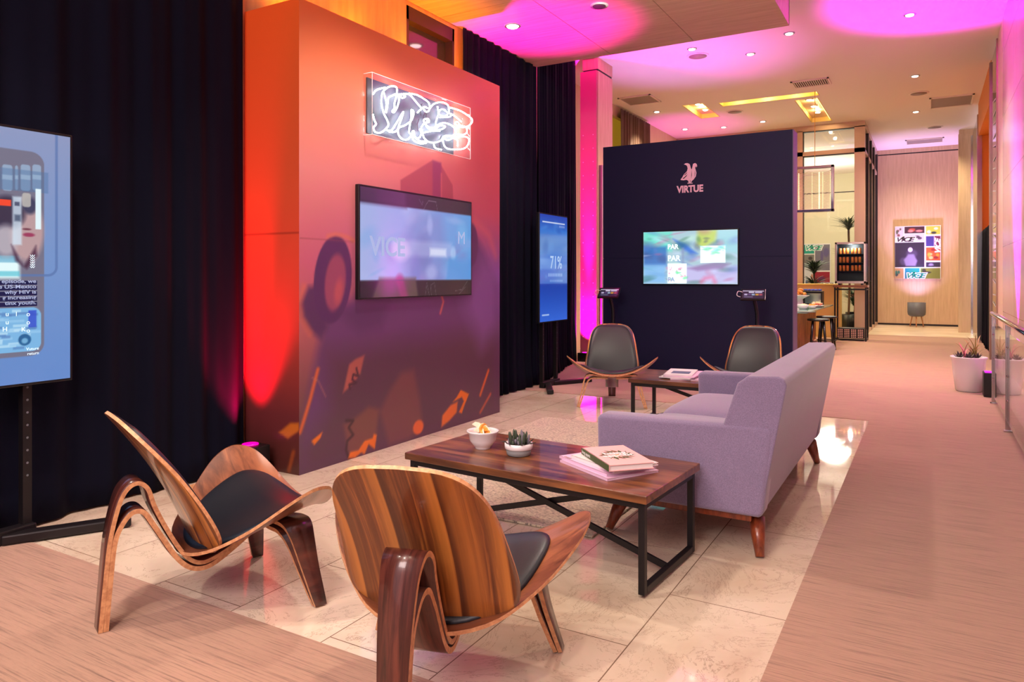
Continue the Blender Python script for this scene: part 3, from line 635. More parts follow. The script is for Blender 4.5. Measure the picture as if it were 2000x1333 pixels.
for q in ([(.74, 0), (.76, .1), (.79, .0)], [(.82, 0), (.81, .08), (.86, .1), (.88, 0)], [(1.15, .03), (1.25, .04), (1.33, .11)], [(1.2, 0), (1.3, .06)], [(.72, .67), (.78, .74), (.88, .74), (.9, .67)], [(.66, .74), (.7, .7), (.71, .73)]): cv.line(q, .004, c8(150, 150, 160), .5, .005)
cv.mesh(lambda a, b: l2(BX + .0365, 3.77 + a, 1.1 + b), 'screen', M['screen'], tv)
ml = lambda o, s: frame_mtx(o, (0, 1, 0), (0, 0, 1))
M['faint'] = mat('faint_screen_letters', (0, 0, 0), .3, emit=rgb(176, 192, 236), es=.9)
text('VICE', .19, M['faint'], tv, frame_mtx(l2(BX + .0375, 3.87, 1.40), (0, 1, 0), (0, 0, 1)), bold=.004)
text('M', .15, M['faint'], tv, frame_mtx(l2(BX + .0375, 4.95, 1.52), (0, 1, 0), (0, 0, 1)))
# neon sign
ns = thing('neon_sign', 'white scribble neon sign in a clear acrylic case above the television', 'neon sign', (BX, 4.48, 2.45))
l3 = lambda x, y, z: (x - BX, y - 4.48, z - 2.45)
MB().box(l3(BX, 3.87, 2.255), l3(BX + .012, 4.93, 2.645)).build('backing_plate', mat('neon_backing', rgb(50, 62, 76), .5), ns)
ac = MB(); X1 = BX + .075
for a, b in (((BX + .001, 3.845, 2.235), (X1, 3.85, 2.665)), ((BX + .001, 5.075, 2.235), (X1, 5.08, 2.665)), ((BX + .001, 3.85, 2.235), (X1, 5.075, 2.24)), ((BX + .001, 3.85, 2.66), (X1, 5.075, 2.665)), ((X1, 3.845, 2.235), (X1 + .004, 5.08, 2.665))): ac.box(l3(*a), l3(*b))
ac.build('acrylic_case', M['acrylic'], ns)
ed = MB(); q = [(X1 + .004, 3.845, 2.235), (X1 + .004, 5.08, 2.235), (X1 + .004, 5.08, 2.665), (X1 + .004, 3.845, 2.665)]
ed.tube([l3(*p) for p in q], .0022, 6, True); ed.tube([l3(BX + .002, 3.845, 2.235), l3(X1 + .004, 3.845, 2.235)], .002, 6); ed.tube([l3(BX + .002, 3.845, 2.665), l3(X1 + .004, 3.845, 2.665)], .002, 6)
ed.build('case_edge', mat('glowing_edge', rgb(250, 240, 236), .2, emit=(1, .9, .85), es=.35), ns)  # light caught by the case edges put in as emission
nz = lambda x, y: onX(700 + x * .15, 130 + y * .15, BX + .045)
strokes = [[(190, 360), (230, 310), (300, 285), (350, 275)], [(190, 620), (205, 690), (230, 750), (200, 790), (215, 850), (280, 865), (350, 820), (390, 760), (370, 690), (330, 610), (300, 480), (310, 350), (370, 280), (440, 255), (500, 280), (495, 380), (470, 480), (470, 540), (440, 585), (460, 600)],
    [(350, 590), (365, 500), (355, 430), (330, 340)], [(360, 600), (380, 500), (390, 410), (440, 380), (500, 360), (530, 430), (500, 540), (465, 595)], [(500, 370), (570, 360), (610, 390), (570, 410), (545, 380), (600, 355), (670, 370), (740, 450), (810, 530)],
    [(370, 830), (430, 830), (480, 760), (540, 660), (585, 590), (560, 680), (520, 790), (520, 880), (570, 945), (640, 950), (690, 890), (660, 860), (670, 760), (690, 650), (690, 565), (720, 600), (690, 700), (600, 770), (540, 790), (480, 850), (400, 850)],
    [(690, 900), (720, 960), (790, 1000), (870, 1000), (880, 980), (800, 970), (740, 930), (700, 870), (720, 840), (740, 920), (790, 930), (820, 870), (800, 820), (830, 830), (850, 920), (910, 980), (1000, 990), (1080, 960), (1140, 900)],
    [(660, 350), (760, 370), (850, 420), (920, 480), (920, 570), (880, 590), (850, 560)], [(920, 560), (980, 490), (1080, 465), (1160, 500), (1180, 590), (1120, 650), (1050, 620), (1060, 570), (1110, 560), (1160, 600), (1230, 630), (1340, 720)],
    [(770, 600), (850, 530), (900, 540)], [(1030, 520), (1040, 620), (1010, 720), (1000, 790), (940, 800), (880, 760), (850, 700), (900, 680), (920, 720), (860, 740), (820, 790)], [(1060, 660), (1200, 650), (1180, 600)],
    [(1180, 590), (1180, 540), (1230, 545), (1350, 590), (1480, 690), (1440, 770), (1350, 790), (1260, 750), (1290, 720), (1330, 770), (1400, 790), (1410, 860), (1350, 890), (1260, 880), (1220, 920), (1290, 960), (1290, 1040)],
    [(1010, 780), (1080, 740), (1150, 740), (1230, 780), (1270, 850), (1220, 910), (1120, 910), (1100, 960), (1130, 1050), (1220, 1080), (1370, 1070), (1430, 1010), (1430, 930), (1340, 910), (1250, 920), (1170, 960), (1120, 930), (1150, 900), (1250, 910)],
    [(820, 870), (900, 850), (1000, 830), (1080, 820), (1130, 780), (1060, 770), (1000, 820)], [(980, 1000), (1000, 1060), (1080, 1085)], [(900, 700), (880, 770), (950, 830), (1060, 840)]]
for s_ in strokes:
    pts = [l3(*p) for p in catmull([nz(*p) for p in s_], 5)]; MB().tube(pts, .0054, 7).build('neon_tube', M['neon'], ns)
hw = MB()
for a in ((830, 480), (900, 520), (870, 590), (790, 680), (1080, 900)):
    p = nz(*a); hw.tube([l3(*p), l3(p[0] - .03, p[1] + .02, p[2] - .03), l3(p[0] - .02, p[1] + .01, p[2] - .09)], .003, 6)
hw.build('wiring', M['plastic'], ns)
ul = thing('uplight', 'black floor uplight shining red beside the mural box', 'uplight', (-3.70, 3.11, 0))
MB().box((-.10, -.07, 0), (.10, .07, .19)).build('housing', M['plastic'], ul, .006)
MB().lathe([(.05, .191), (.05, .196)], n=20).build('lens', mat('red_lens', (0, 0, 0), .3, emit=(1, 0, .3), es=2), ul)
text('altra', .035, M['paper'], ul, frame_mtx((-.02, -.0715, .12), (1, 0, 0), (0, 0, 1))); MB().box((-.02, -.0715, .10), (.06, -.071, .106)).box((0.01, -.0715, .085), (.06, -.071, .09)).build('label_stripe', M['paper'], ul)

# ------------------------------------------------------------------ portrait displays on stands
def display(y0, label, w=.71, z0=.735, z1=1.95, X=-3.68):
    t = thing('portrait_display', label, 'display screen', (X, y0 + w / 2, 0))
    MB().box((-.04, -w / 2, z0), (0, w / 2, z1)).build('housing', M['plastic'], t, .004)
    for s in (-1, 1):
        yy = s * .17
        p = MB().box((-.085, yy - .02, .05), (-.045, yy + .02, z1 - .4))
        for k in range(9): p.add([(-.0445, yy + .006 * math.cos(a), .3 + k * .06 + .006 * math.sin(a)) for a in [i * PI / 3 for i in range(6)]], [(0, 1, 2, 3, 4, 5)], 1)
        p.build('pole', [M['metal'], M['grey']], t)
        MB().bar((-.045, s * .06, .029), (.22, s * .52, .029), .07, .046).build('foot', M['metal'], t, .008)
    MB().box((-.085, -.2, .006), (-.02, .2, .07)).build('base_beam', M['metal'], t, .006)
    MB().box((-.045, -.2, 1.1), (-.04, .2, 1.6)).build('mounting_plate', M['metal'], t)
    return t
YA = 1.30
dA = display(YA, 'big portrait display on black stand cut off by the left edge')
dB = display(6.96, 'portrait display on black stand beside the pink column, showing a percent figure')
cv = Canvas(.685, 1.19, .0035); t = cv.Y / 1.19; cv.c = grad([(0, (96, 136, 200)), (.5, (112, 146, 200)), (1, (136, 150, 190))], t)
def da(u, v): p = onX(u, v, -3.68); return (p[1] - YA - .0125, p[2] - .7475)
def rr(u0, v0, u1, v1): a = da(u0, v1); b = da(u1, v0); return (a[0], a[1], b[0], b[1])
a = rr(-60, 300, 86, 706); cv.rrect(*a, .06, c8(112, 112, 134), 1)
b = rr(-60, 270, 110, 538); cv.rrect(-.3, b[1], b[2], 1.6, .04, c8(84, 116, 172), .8, .003, .012)
a = rr(-60, 600, 80, 696); cv.rrect(*a, .04, c8(120, 180, 226), 1)
rg = random.Random(5)
for k in range(40):
    x = a[0] + rg.random() * (a[2] - a[0] - .05); y = a[1] + rg.random() * (a[3] - a[1] - .02); cv.rect(x, y, x + .03 + rg.random() * .05, y + .012, c8(*rg.choice([(190, 226, 246), (84, 130, 190), (150, 200, 236)])), .7, .003)
cv.rect(*rr(55, 606, 71, 640), c8(40, 70, 200), .8, .004)
cv.ell(*da(48, 664), .03, .03, c8(28, 96, 150), 1.0, .15); cv.ell(*da(48, 666), .017, .016, c8(120, 180, 220), .9, .4)
cv.rect(*rr(-60, 505, 38, 545), c8(226, 250, 252), 1, .02); cv.rect(*rr(-60, 500, 38, 512), c8(110, 180, 210), .8, .006); cv.rect(*rr(-60, 530, 38, 540), c8(80, 190, 210), .7, .006)
# cropped faces behind strips
cv.ell(*da(52, 450), .085, .17, c8(196, 160, 160), .85, .25); cv.ell(*da(14, 415), .09, .09, c8(44, 40, 66), .95, .3); cv.ell(*da(58, 402), .04, .05, c8(40, 50, 84), .9, .4); cv.ell(*da(12, 470), .06, .09, c8(190, 180, 190), .8, .4)
cv.poly([da(22, 478), da(46, 520), da(70, 480), da(72, 500), da(52, 526), da(30, 510)], c8(66, 36, 62), .85, .015)
cv.ell(*da(56, 459), .032, .012, c8(150, 44, 84), .9, .4); cv.ell(*da(52, 448), .026, .006, c8(100, 40, 60), .8, .4)
for u0, u1 in ((4, 24), (29, 35), (40, 59), (63, 80)): cv.rrect(*rr(u0, 323, u1, 372), .012, c8(150, 178, 208), .8)
for u0, u1 in ((4, 24), (29, 35), (40, 59), (63, 80)): cv.rect(*rr(u0, 343, u1, 350), c8(214, 228, 240), .8, .004)
cv.rect(*rr(-20, 338, 94, 368), c8(70, 112, 160), .45, .003)
cv.rect(*rr(69, 370, 80, 448), c8(224, 244, 250), 1, .004); cv.rect(*rr(24, 385, 42, 478), c8(206, 224, 240), .8, .01)
cv.rect(*rr(28, 395, 38, 402), c8(50, 60, 90), .8, .004); cv.rect(*rr(28, 420, 40, 432), c8(40, 60, 90), .7, .01); cv.rrect(*rr(43, 378, 60, 404), .012, c8(184, 180, 176), .9)
cv.rect(*rr(-20, 391, 21, 400), c8(240, 70, 40), 1, .003)
o = cv.mesh(lambda a, b: (.0015, a + .0125 - .355, b + .7475), 'screen', M['screen'], dA)
M['scr_dark'] = mat('caption_background', (0, 0, 0), .3, emit=rgb(16, 24, 72), es=1); M['scr_txt'] = mat('caption_letters', (0, 0, 0), .3, emit=rgb(176, 184, 220), es=1)
M['scr_white'] = mat('screen_letters_white', (0, 0, 0), .3, emit=rgb(226, 240, 250), es=1.5)
right = (da(72, 560)[0] + .0125 - .355)
cap = ['episode, we', 'e US-Mexico', 'why HIV is', 'g increasing', 'tinx youth.']
bg = MB(); H_ = (da(0, 548)[1] - da(0, 602)[1]) / 5
for k in range(5):
    z = da(0, 548)[1] + .7475 - (k + 1) * H_ + (.0); bg.box((.0016, -.352, z + .004), (.0022, right, z + H_ - .002))
bg.build('caption_band', M['scr_dark'], dA)
for k, s in enumerate(cap):
    z = da(0, 548)[1] + .7475 - (k + 1) * H_ + .013
    text(s, H_ * .95, M['scr_txt'], dA, frame_mtx((.0024, right - .004, z), (0, 1, 0), (0, 0, 1)), 'caption_text', .0003, 1.28, 0.0004, 'RIGHT')
for k, (u_, v_, s) in enumerate(((10, 618, 'u'), (30, 618, 'l'), (51, 618, 'o'), (10, 634, 'u'), (51, 634, 'o'), (4, 648, 'H'), (41, 648, 'K'), (51, 650, 'o'), (64, 684, 'Vuture'), (66, 693, 'return'))):
    p = onX(u_, v_, -3.68); text(s, .03 if len(s) < 2 else .02, M['scr_white'], dA, frame_mtx((.0024, p[1] - YA - .355 - (.03 if len(s) > 1 else 0), p[2]), (0, 1, 0), (0, 0, 1)), 'screen_letter', .0002)
xk = MB()
for u_ in (61, 65):
    for k in range(6):
        p = onX(u_, 500 + k * 4.4, -3.68); y = p[1] - YA - .355
        xk.bar((.0022, y - .006, p[2] + .005), (.0022, y, p[2] - .004), .002, .0004, up=(1, 0, 0)); xk.bar((.0022, y + .006, p[2] + .005), (.0022, y, p[2] - .004), .002, .0004, up=(1, 0, 0))
xk.build('chevron_marks', M['scr_white'], dA)
cv = Canvas(.685, 1.19, .006); t = cv.Y / 1.19; cv.c = grad([(0, (50, 100, 210)), (.4, (16, 56, 160)), (.6, (50, 104, 200)), (.85, (54, 116, 206)), (1, (40, 66, 170))], t)
cv.rect(-1, .42, 2, .97, c8(70, 120, 200), .7, .01); cv.rect(-1, .75, 2, .97, c8(110, 140, 196), .45, .1); cv.rect(-1, .42, 2, .74, c8(60, 104, 200), .35, .02)
cv.blotch(9, 5, [c8(90, 150, 220), c8(30, 70, 170)], .3); cv.rect(.06, 1.10, .62, 1.112, c8(230, 236, 250), 1, .004); cv.rect(.05, .065, .22, .08, c8(190, 210, 240), .9, .006); cv.rect(.47, 1.06, .62, 1.085, c8(150, 170, 226), .6, .01)
for k in range(11): cv.rect(.2 + k * .033, .50, .222 + k * .033, .535, c8(160, 190, 236), .7, .008); cv.rect(.24 + k * .03, .44, .26 + k * .03, .462, c8(140, 176, 232), .6, .008)
cv.rect(0, .58, .4, .70, c8(140, 180, 232), .35, .03)
cv.mesh(lambda a, b: (.0015, a + .0125 - .355, b + .7475), 'screen', M['screen'], dB)
text('71%', .2, mat('figure_letters', (0, 0, 0), .3, emit=rgb(170, 196, 236), es=1), dB, frame_mtx((.0024, -.10, 1.34), (0, 1, 0), (0, 0, 1)), 'figure', .0003, .9, .003)
cv = None
ou = thing('uplight', 'black floor uplight shining pink at the foot of the column', 'uplight', (-4.36, 9.70, 0)); MB().box((-.1, -.07, .004), (.1, .07, .13)).build('housing', M['plastic'], ou, .006)
MB().lathe([(.05, .131), (.05, .136)], n=16).build('lens', mat('pink_lens', (0, 0, 0), .3, emit=(1, 0, .6), es=2), ou)

# ------------------------------------------------------------------ black wall
VY = 9.31; vx0, vx1 = -3.92, -1.43
bw = thing('partition', 'tall black freestanding partition with the white two-headed bird emblem', 'display wall', ((vx0 + vx1) / 2, VY + .15, 0))
l4 = lambda x, y, z: (x - (vx0 + vx1) / 2, y - VY - .15, z)
zs = onY(1500, 501, VY)[2]
MB().box(l4(vx0, VY, .004), l4(vx1 - .01, VY + .3, zs - .0015)).box(l4(vx0, VY, zs + .0015), l4(vx1 - .01, VY + .3, 3.04)).box(l4(vx0 + .01, VY + .01, .01), l4(vx1 - .02, VY + .29, 3.03)).build('panel', M['blackwall'], bw)
MB().box(l4(vx1 - .01, VY, .004), l4(vx1, VY + .3, 3.04)).build('end_cap', M['blackside'], bw)
vb = lambda x, y: onY(1230 + x * .24, 280 + y * .24, VY)
def wpoly(pts, m, name, par, off):
    b = MB(); b.prism([(vb(*p)[0], vb(*p)[2]) for p in pts], lambda a, z, t: l4(a, VY - t, z), .0005, off); return b.build(name, m, par)
lb = [(441, 172), (455, 163), (472, 162), (488, 170), (493, 185), (498, 205), (505, 215), (512, 185), (516, 168), (532, 161), (545, 170), (549, 186), (543, 197), (540, 185), (532, 200), (536, 215), (543, 240), (538, 270), (520, 295), (505, 308), (500, 322), (512, 322), (512, 328), (470, 329), (470, 323), (480, 322), (476, 306), (462, 298), (440, 302), (416, 300), (415, 294), (428, 278), (440, 255), (455, 240), (466, 228), (472, 205), (468, 188), (460, 178)]
wpoly(lb, mat('pale_emblem', rgb(255, 214, 232), .6), 'bird_emblem', bw, .004)
for q in ([(430, 288), (450, 272), (470, 252), (462, 270), (440, 290)], [(492, 315), (494, 300), (496, 300), (494, 322)], [(505, 215), (506, 260), (500, 290), (502, 250)], [(440, 262), (462, 240), (470, 238), (452, 258)], [(530, 222), (534, 245), (526, 275), (530, 245)]):
    wpoly(q, M['blackprint'], 'feather_line', bw, .0055)
pv = vb(385, 403); text('VIRTUE', .122, mat('pale_letters', rgb(255, 214, 232), .6), bw, frame_mtx(l4(pv[0], VY - .001, pv[2]), (1, 0, 0), (0, 0, 1)), 'lettering', .001, .86, .005)
tv2 = thing('television', 'wide television with a colourful collage picture set in the black partition', 'television', (-2.70, VY, 1.495))
l5 = lambda x, y, z: (x + 2.70, y - VY, z - 1.495)
MB().box(l5(-3.335, VY - .04, 1.14), l5(-2.07, VY - .006, 1.855)).build('housing', M['plastic'], tv2, .003)
cv = Canvas(1.235, .69, .0065); cv.c[:] = c8(150, 176, 186)
tp = lambda x, y: ((onY(1230 + x * .24, 280 + y * .24, VY)[0] + 3.32), onY(1230 + x * .24, 280 + y * .24, VY)[2] - 1.15)
cv.poly([tp(120, 720), tp(350, 720), tp(350, 880), tp(120, 900)], c8(96, 196, 176), .9, .05); cv.blotch(21, 6, [c8(70, 140, 120), c8(190, 230, 200), c8(60, 100, 140)], .4)
cv.poly([tp(560, 705), tp(720, 705), tp(700, 800), tp(600, 860), tp(550, 830)], c8(168, 186, 90), .9, .06); cv.poly([tp(720, 705), tp(890, 705), tp(890, 900), tp(740, 880)], c8(140, 190, 200), .8, .05)
cv.poly([tp(360, 780), tp(460, 820), tp(560, 900), tp(500, 900), tp(420, 850)], c8(50, 96, 190), .8, .04); cv.poly([tp(120, 840), tp(310, 840), tp(310, 1000), tp(120, 1000)], c8(40, 84, 160), .75, .05)
cv.poly([tp(120, 990), tp(300, 990), tp(300, 1140), tp(120, 1140)], c8(110, 160, 210), .75, .06); cv.poly([tp(430, 1000), tp(890, 1000), tp(890, 1140), tp(430, 1140)], c8(176, 164, 208), .8, .06)
cv.blotch(22, 10, [c8(60, 60, 100), c8(170, 90, 130), c8(40, 90, 70), c8(190, 200, 230), c8(90, 110, 180)], .35)
cv.poly([tp(700, 960), tp(830, 980), tp(760, 1020), tp(560, 1040), tp(480, 1020)], c8(110, 70, 120), .5, .04)
cv.poly([tp(430, 850), tp(450, 850), tp(450, 1140), tp(430, 1140)], c8(120, 130, 160), .5, .02)
cv.poly([tp(316, 980), tp(470, 980), tp(470, 1140), tp(316, 1140)], c8(230, 250, 240), 1, .006); cv.blotch(5, 6, [c8(60, 190, 110), c8(200, 80, 140)], .55, (tp(325, 1130)[0], tp(325, 1130)[1], tp(460, 1000)[0], tp(460, 1000)[1]))
cv.poly([tp(582, 838), tp(785, 832), tp(785, 972), tp(582, 975)], c8(226, 250, 240), 1, .006); cv.blotch(6, 7, [c8(70, 180, 130), c8(120, 190, 220)], .5, (tp(590, 960)[0], tp(590, 900)[1], tp(780, 840)[0], tp(780, 840)[1]))
cv.line([tp(590, 1130), tp(620, 1100), tp(680, 1090), tp(700, 1130)], .05, c8(220, 70, 110), .4, .05)
cv.mesh(lambda a, b: l5(-3.32 + a, VY - .0415, 1.15 + b), 'screen', attr_mat('bright_screen_picture', 1.5, .12), tv2)
for (x, y, s, sz) in ((316, 862, 'PAR', .085), (316, 958, 'PAR', .1), (318, 1040, 'PAR', .085), (318, 1125, 'PA', .08), (596, 955, 'DAY', .085)):
    p = vb(x, y); text(s, sz, M['scr_white'] if s != 'PA' else M['faint'], tv2, frame_mtx(l5(p[0], VY - .0425, p[2]), (1, 0, 0), (0, 0, 1)), 'screen_text', .0003, .95, .003)
# kiosks
def kiosk(x, y, label):
    t = thing('tablet_kiosk', label, 'tablet stand', (x, y, 0), .15, 'tablet stands before the black partition')
    MB().lathe([(.17, .004), (.17, .012), (.02, .016)], n=28).build('base_plate', M['metal'], t)
    MB().tube(catmull([(.02, .03, .01), (.02, .03, .5), (.02, .03, .8), (-.01, -.0, .98)], 5), .022, 10).build('post', M['metal'], t)
    R_ = Matrix.Translation((-.02, -.02, 1.03)) @ Matrix.Rotation(math.radians(38), 4, 'X')
    h = MB().box((-.14, -.10, -.012), (.14, .10, .012)).build('enclosure', M['plastic'], t, .006); h.data.transform(R_)
    cv = Canvas(.24, .16, .004, c8(40, 34, 56)); cv.rect(-1, .13, 1, .142, c8(230, 220, 240), .9, .004); cv.rect(.07, .10, .13, .125, c8(220, 215, 235), .9, .003); cv.rect(.14, .10, .22, .125, c8(200, 190, 220), .9, .003)
    for k, c in enumerate(((200, 190, 220), (90, 70, 120), (160, 190, 210), (220, 160, 60), (180, 80, 90))): cv.rect(.02 + k * .042, .055, .055 + k * .042, .085, c8(*c), .9, .003)
    cv.rect(.02, .02, .12, .035, c8(150, 140, 180), .7, .003)
    s = cv.mesh(lambda a, b: (a - .12, b - .08, .0125), 'screen', M['screen'], t); s.data.transform(R_)
    MB().tube(catmull([(-.14, -.05, 1.0), (-.2, -.05, 1.02), (-.19, -.02, 1.07), (-.14, 0, 1.06)], 5), .005, 6).build('cable', M['white'], t)
kiosk(-3.62, 8.86, 'tablet on a black post in front of the pink column side'); kiosk(-1.79, 8.86, 'tablet on a black post near the free end of the black partition')

# ------------------------------------------------------------------ shell chairs
def surf_solid(fn, nu, nv, thick, name, m, parent, closed_u=False):
    """fn(i/nu, j/nv) -> point; shell with thickness along normals; rim gets slot 1"""
    P_ = [[Vector(fn(i / nu, j / nv)) for i in range(nu + 1)] for j in range(nv + 1)]
    N_ = [[None] * (nu + 1) for _ in range(nv + 1)]
    for j in range(nv + 1):
        for i in range(nu + 1):
            a = P_[j][min(i + 1, nu)] - P_[j][max(i - 1, 0)]; b = P_[min(j + 1, nv)][i] - P_[max(j - 1, 0)][i]; n = a.cross(b)
            N_[j][i] = n.normalized() if n.length > 1e-10 else Vector((0, 0, 0))
    W_ = nu + 1; K = W_ * (nv + 1); vs = [P_[j][i] for j in range(nv + 1) for i in range(W_)] + [P_[j][i] - N_[j][i] * thick for j in range(nv + 1) for i in range(W_)]
    mb = MB(); f1 = [(j * W_ + i, j * W_ + i + 1, (j + 1) * W_ + i + 1, (j + 1) * W_ + i) for j in range(nv) for i in range(nu)]
    mb.add(vs, f1 + [tuple(k + K for k in f[::-1]) for f in f1], 0, True)
    rim = [j * W_ for j in range(nv + 1)][::-1] + [i for i in range(W_)][1:] + [j * W_ + nu for j in range(nv + 1)][1:] + [nv * W_ + i for i in range(W_)][::-1][1:]
    mb.f += [(rim[k], rim[(k + 1)], rim[k + 1] + K, rim[k] + K) for k in range(len(rim) - 1)]; mb.mi += [1] * (len(rim) - 1); mb.sm += [False] * (len(rim) - 1)
    o = mb.build(name, m, parent); return o
def back_pt(u, v, sc=1.0, off=0.0, puff=0.0):
    x_ = 2 * u - 1; vv = (1 - math.cos(PI * v)) / 2                       # rows gather at the ends
    vv = 0.5 + (vv - .5) * sc
    q = abs((vv - .5) / (.5 * sc)); n = 4.2 if vv > .5 else 5.5; w_ = (.284 - .07 * vv) * sc * max(0.0, 1 - q ** n) ** (1 / n)
    w_ = max(w_, .004); x = x_ * w_
    y = -.085 - .295 * vv + .028 * math.sin(PI * vv) + .3 * x * x * (1.1 - .3 * vv); z = .215 + .535 * vv - .05 * (x / .27) ** 2 * max(0, vv - .6) + .05 * (abs(x) / .27) ** 2 * (1 - vv)
    nrm = Vector((-.6 * x, .87, .5)).normalized(); h = off + puff * (1 - x_ ** 14) * (1 - min(1, q) ** 16)
    return Vector((x, y, z)) + nrm * h
_h = [(.17, .348), (.30, .325), (.385, .283), (.43, .212), (.424, .13), (.375, .05), (.29, -.04), (.17, -.125)]
OUT = catmull([(0, .355, 0)] + [(x, y, 0) for x, y in _h] + [(0, -.155, 0)] + [(-x, y, 0) for x, y in _h[::-1]], 4, True)
COUT = catmull([(0, .33, 0), (.14, .32, 0), (.25, .275, 0), (.30, .2, 0), (.29, .1, 0), (.24, -.01, 0), (.14, -.09, 0), (0, -.115, 0), (-.14, -.09, 0), (-.24, -.01, 0), (-.29, .1, 0), (-.30, .2, 0), (-.25, .275, 0), (-.14, .32, 0)], 4, True)
def seat_z(x, y):
    b_ = interp([(-.2, .225), (-.1, .228), (0, .246), (.1, .276), (.2, .306), (.28, .322), (.33, .322), (.4, .305)], y)
    return b_ + .195 * (abs(x) / .455) ** 2.1
def disc_shell(out, name, m, parent, thick, off, puff=0, rings=14):
    c = Vector((0, .14, 0)); n = len(out); mb = MB(); vs = []
    tops = []; bots = []
    for side in (0, 1):
        for r in range(rings + 1):
            f = math.sin(r / rings * PI / 2) if r else .02
            for p in out:
                q = c + (p - c) * f; z = seat_z(q.x, q.y) + off + (puff * math.sqrt(max(0, 1 - f ** 5)) if side == 0 else -thick)
                vs.append((q.x, q.y, z))
    K = (rings + 1) * n; fs = []
    for r in range(rings): fs += [(r * n + j, r * n + (j + 1) % n, (r + 1) * n + (j + 1) % n, (r + 1) * n + j) for j in range(n)]
    f2 = [tuple(k + K for k in f[::-1]) for f in fs]; rim = [(rings * n + j, rings * n + (j + 1) % n, rings * n + (j + 1) % n + K, rings * n + j + K) for j in range(n)]
    mb.add(vs, fs + f2 + [tuple(range(n)), tuple(range(K, K + n))[::-1]], 0, True); n0 = len(mb.v)
    mb.f += rim; mb.mi += [1] * n; mb.sm += [False] * n
    return mb.build(name, m, parent)
def strip(path, widths, th, wdir, name=None, mb=None):
    """bent plywood: path points, width along wdir, thickness across; sides use slot 1"""
    pts = catmull(path, 6); k = len(pts); wdir = Vector(wdir); vs = []; mb = mb or MB(); n0 = len(mb.v)
    for i, p in enumerate(pts):
        d = (pts[min(i + 1, k - 1)] - pts[max(i - 1, 0)]).normalized(); n = d.cross(wdir).normalized(); w_ = interp(widths, i / (k - 1)) / 2
        vs += [p + wdir * w_ + n * th / 2, p - wdir * w_ + n * th / 2, p - wdir * w_ - n * th / 2, p + wdir * w_ - n * th / 2]
    f0 = []; f1 = []
    for i in range(k - 1):
        a = i * 4; b = a + 4; f0 += [(a, b, b + 1, a + 1), (a + 2, b + 2, b + 3, a + 3)]; f1 += [(a + 1, b + 1, b + 2, a + 2), (a + 3, b + 3, b, a)]
    f1 += [(0, 1, 2, 3), (4 * k - 1, 4 * k - 2, 4 * k - 3, 4 * k - 4)]
    mb.add(vs, f0, 0, True); mb.f += [tuple(i + n0 for i in f) for f in f1]; mb.mi += [1] * len(f1); mb.sm += [False] * len(f1); return mb
def make_chair():
    t = thing('shell_chair', 'walnut shell chair with black leather pads at the left, seen from the side', 'chair', (0, 0, 0), 0, 'three-legged shell chairs around the lounge')
    surf_solid(lambda u, v: back_pt(u, v), 28, 30, .012, 'backrest', [M['walnut'], M['ply']], t)
    cb = MB(); nu, nv = 24, 24; vs = []
    for off, pf in ((.003, .028), (.001, 0.0)):
        for j in range(nv + 1):
            for i in range(nu + 1): vs.append(back_pt(i / nu, j / nv, .985, off, pf))
    W_ = nu + 1; K = W_ * (nv + 1); f1 = [(j * W_ + i, j * W_ + i + 1, (j + 1) * W_ + i + 1, (j + 1) * W_ + i) for j in range(nv) for i in range(nu)]
    cb.add(vs, f1 + [tuple(k + K for k in f[::-1]) for f in f1], 0, True); cb.build('back_pad', M['leather'], t)
    disc_shell(OUT, 'seat', [M['walnut_seat'], M['ply']], t, .012, 0)
    disc_shell(COUT, 'seat_pad', [M['leather'], M['leather']], t, 0.001, .003, .03)
    rl = strip([(0, -.412, .0), (0, -.40, .15), (0, -.385, .31), (0, -.36, .43), (0, -.335, .488), (0, -.30, .508), (0, -.268, .484), (0, -.247, .42), (0, -.212, .34), (0, -.165, .25), (0, -.125, .195), (0, -.085, .172), (0, -.04, .176), (0, .03, .205), (0, .10, .25)],
               [(0, .07), (.3, .115), (.45, .13), (1, .12)], .015, (1, 0, 0))
    strip([(0, -.395, .0), (0, -.384, .15), (0, -.37, .30), (0, -.348, .365), (0, -.315, .404), (0, -.28, .400), (0, -.25, .352), (0, -.218, .295), (0, -.172, .215), (0, -.13, .168), (0, -.085, .15), (0, -.035, .158), (0, .04, .20), (0, .13, .258), (0, .2, .285)],
          [(0, .07), (.3, .11), (.45, .125), (1, .12)], .017, (1, 0, 0), mb=rl)
    rl.build('rear_leg', [M['walnut_dark'], M['ply']], t)
    for s in (-1, 1):
        fl = strip([(0, .2, .288), (s * .10, .2, .292), (s * .18, .205, .305), (s * .235, .215, .297), (s * .262, .225, .25), (s * .285, .245, .14), (s * .325, .27, 0)], [(0, .12), (.45, .115), (.6, .1), (1, .045)], .014, (0, 1, 0))
        strip([(s * .04, .2, .272), (s * .14, .2, .274), (s * .2, .21, .268), (s * .236, .222, .225), (s * .268, .242, .12), (s * .309, .268, 0)], [(0, .12), (.45, .11), (.6, .095), (1, .045)], .014, (0, 1, 0), mb=fl)
        fl.build('front_leg', [M['walnut_dark'], M['ply']], t)
    return t
chA = make_chair()
def place(o, x, y, deg, label=None):
    o.location = (x, y, .005); o.rotation_euler = (0, 0, -math.radians(deg))
    if label: o['label'] = label
place(chA, -2.391, 1.859, 20)
for (x, y, dg, lb_) in ((-1.295, 1.815, -17, 'walnut shell chair in the foreground seen from behind, wooden backrest towards us'), (-2.707, 6.651, 157.9, 'shell chair facing us in front of the pink column'), (-1.464, 7.064, 178.9, 'shell chair facing us, half hidden behind the sofa arm')):
    place(copy_tree(chA), x, y, dg, lb_)

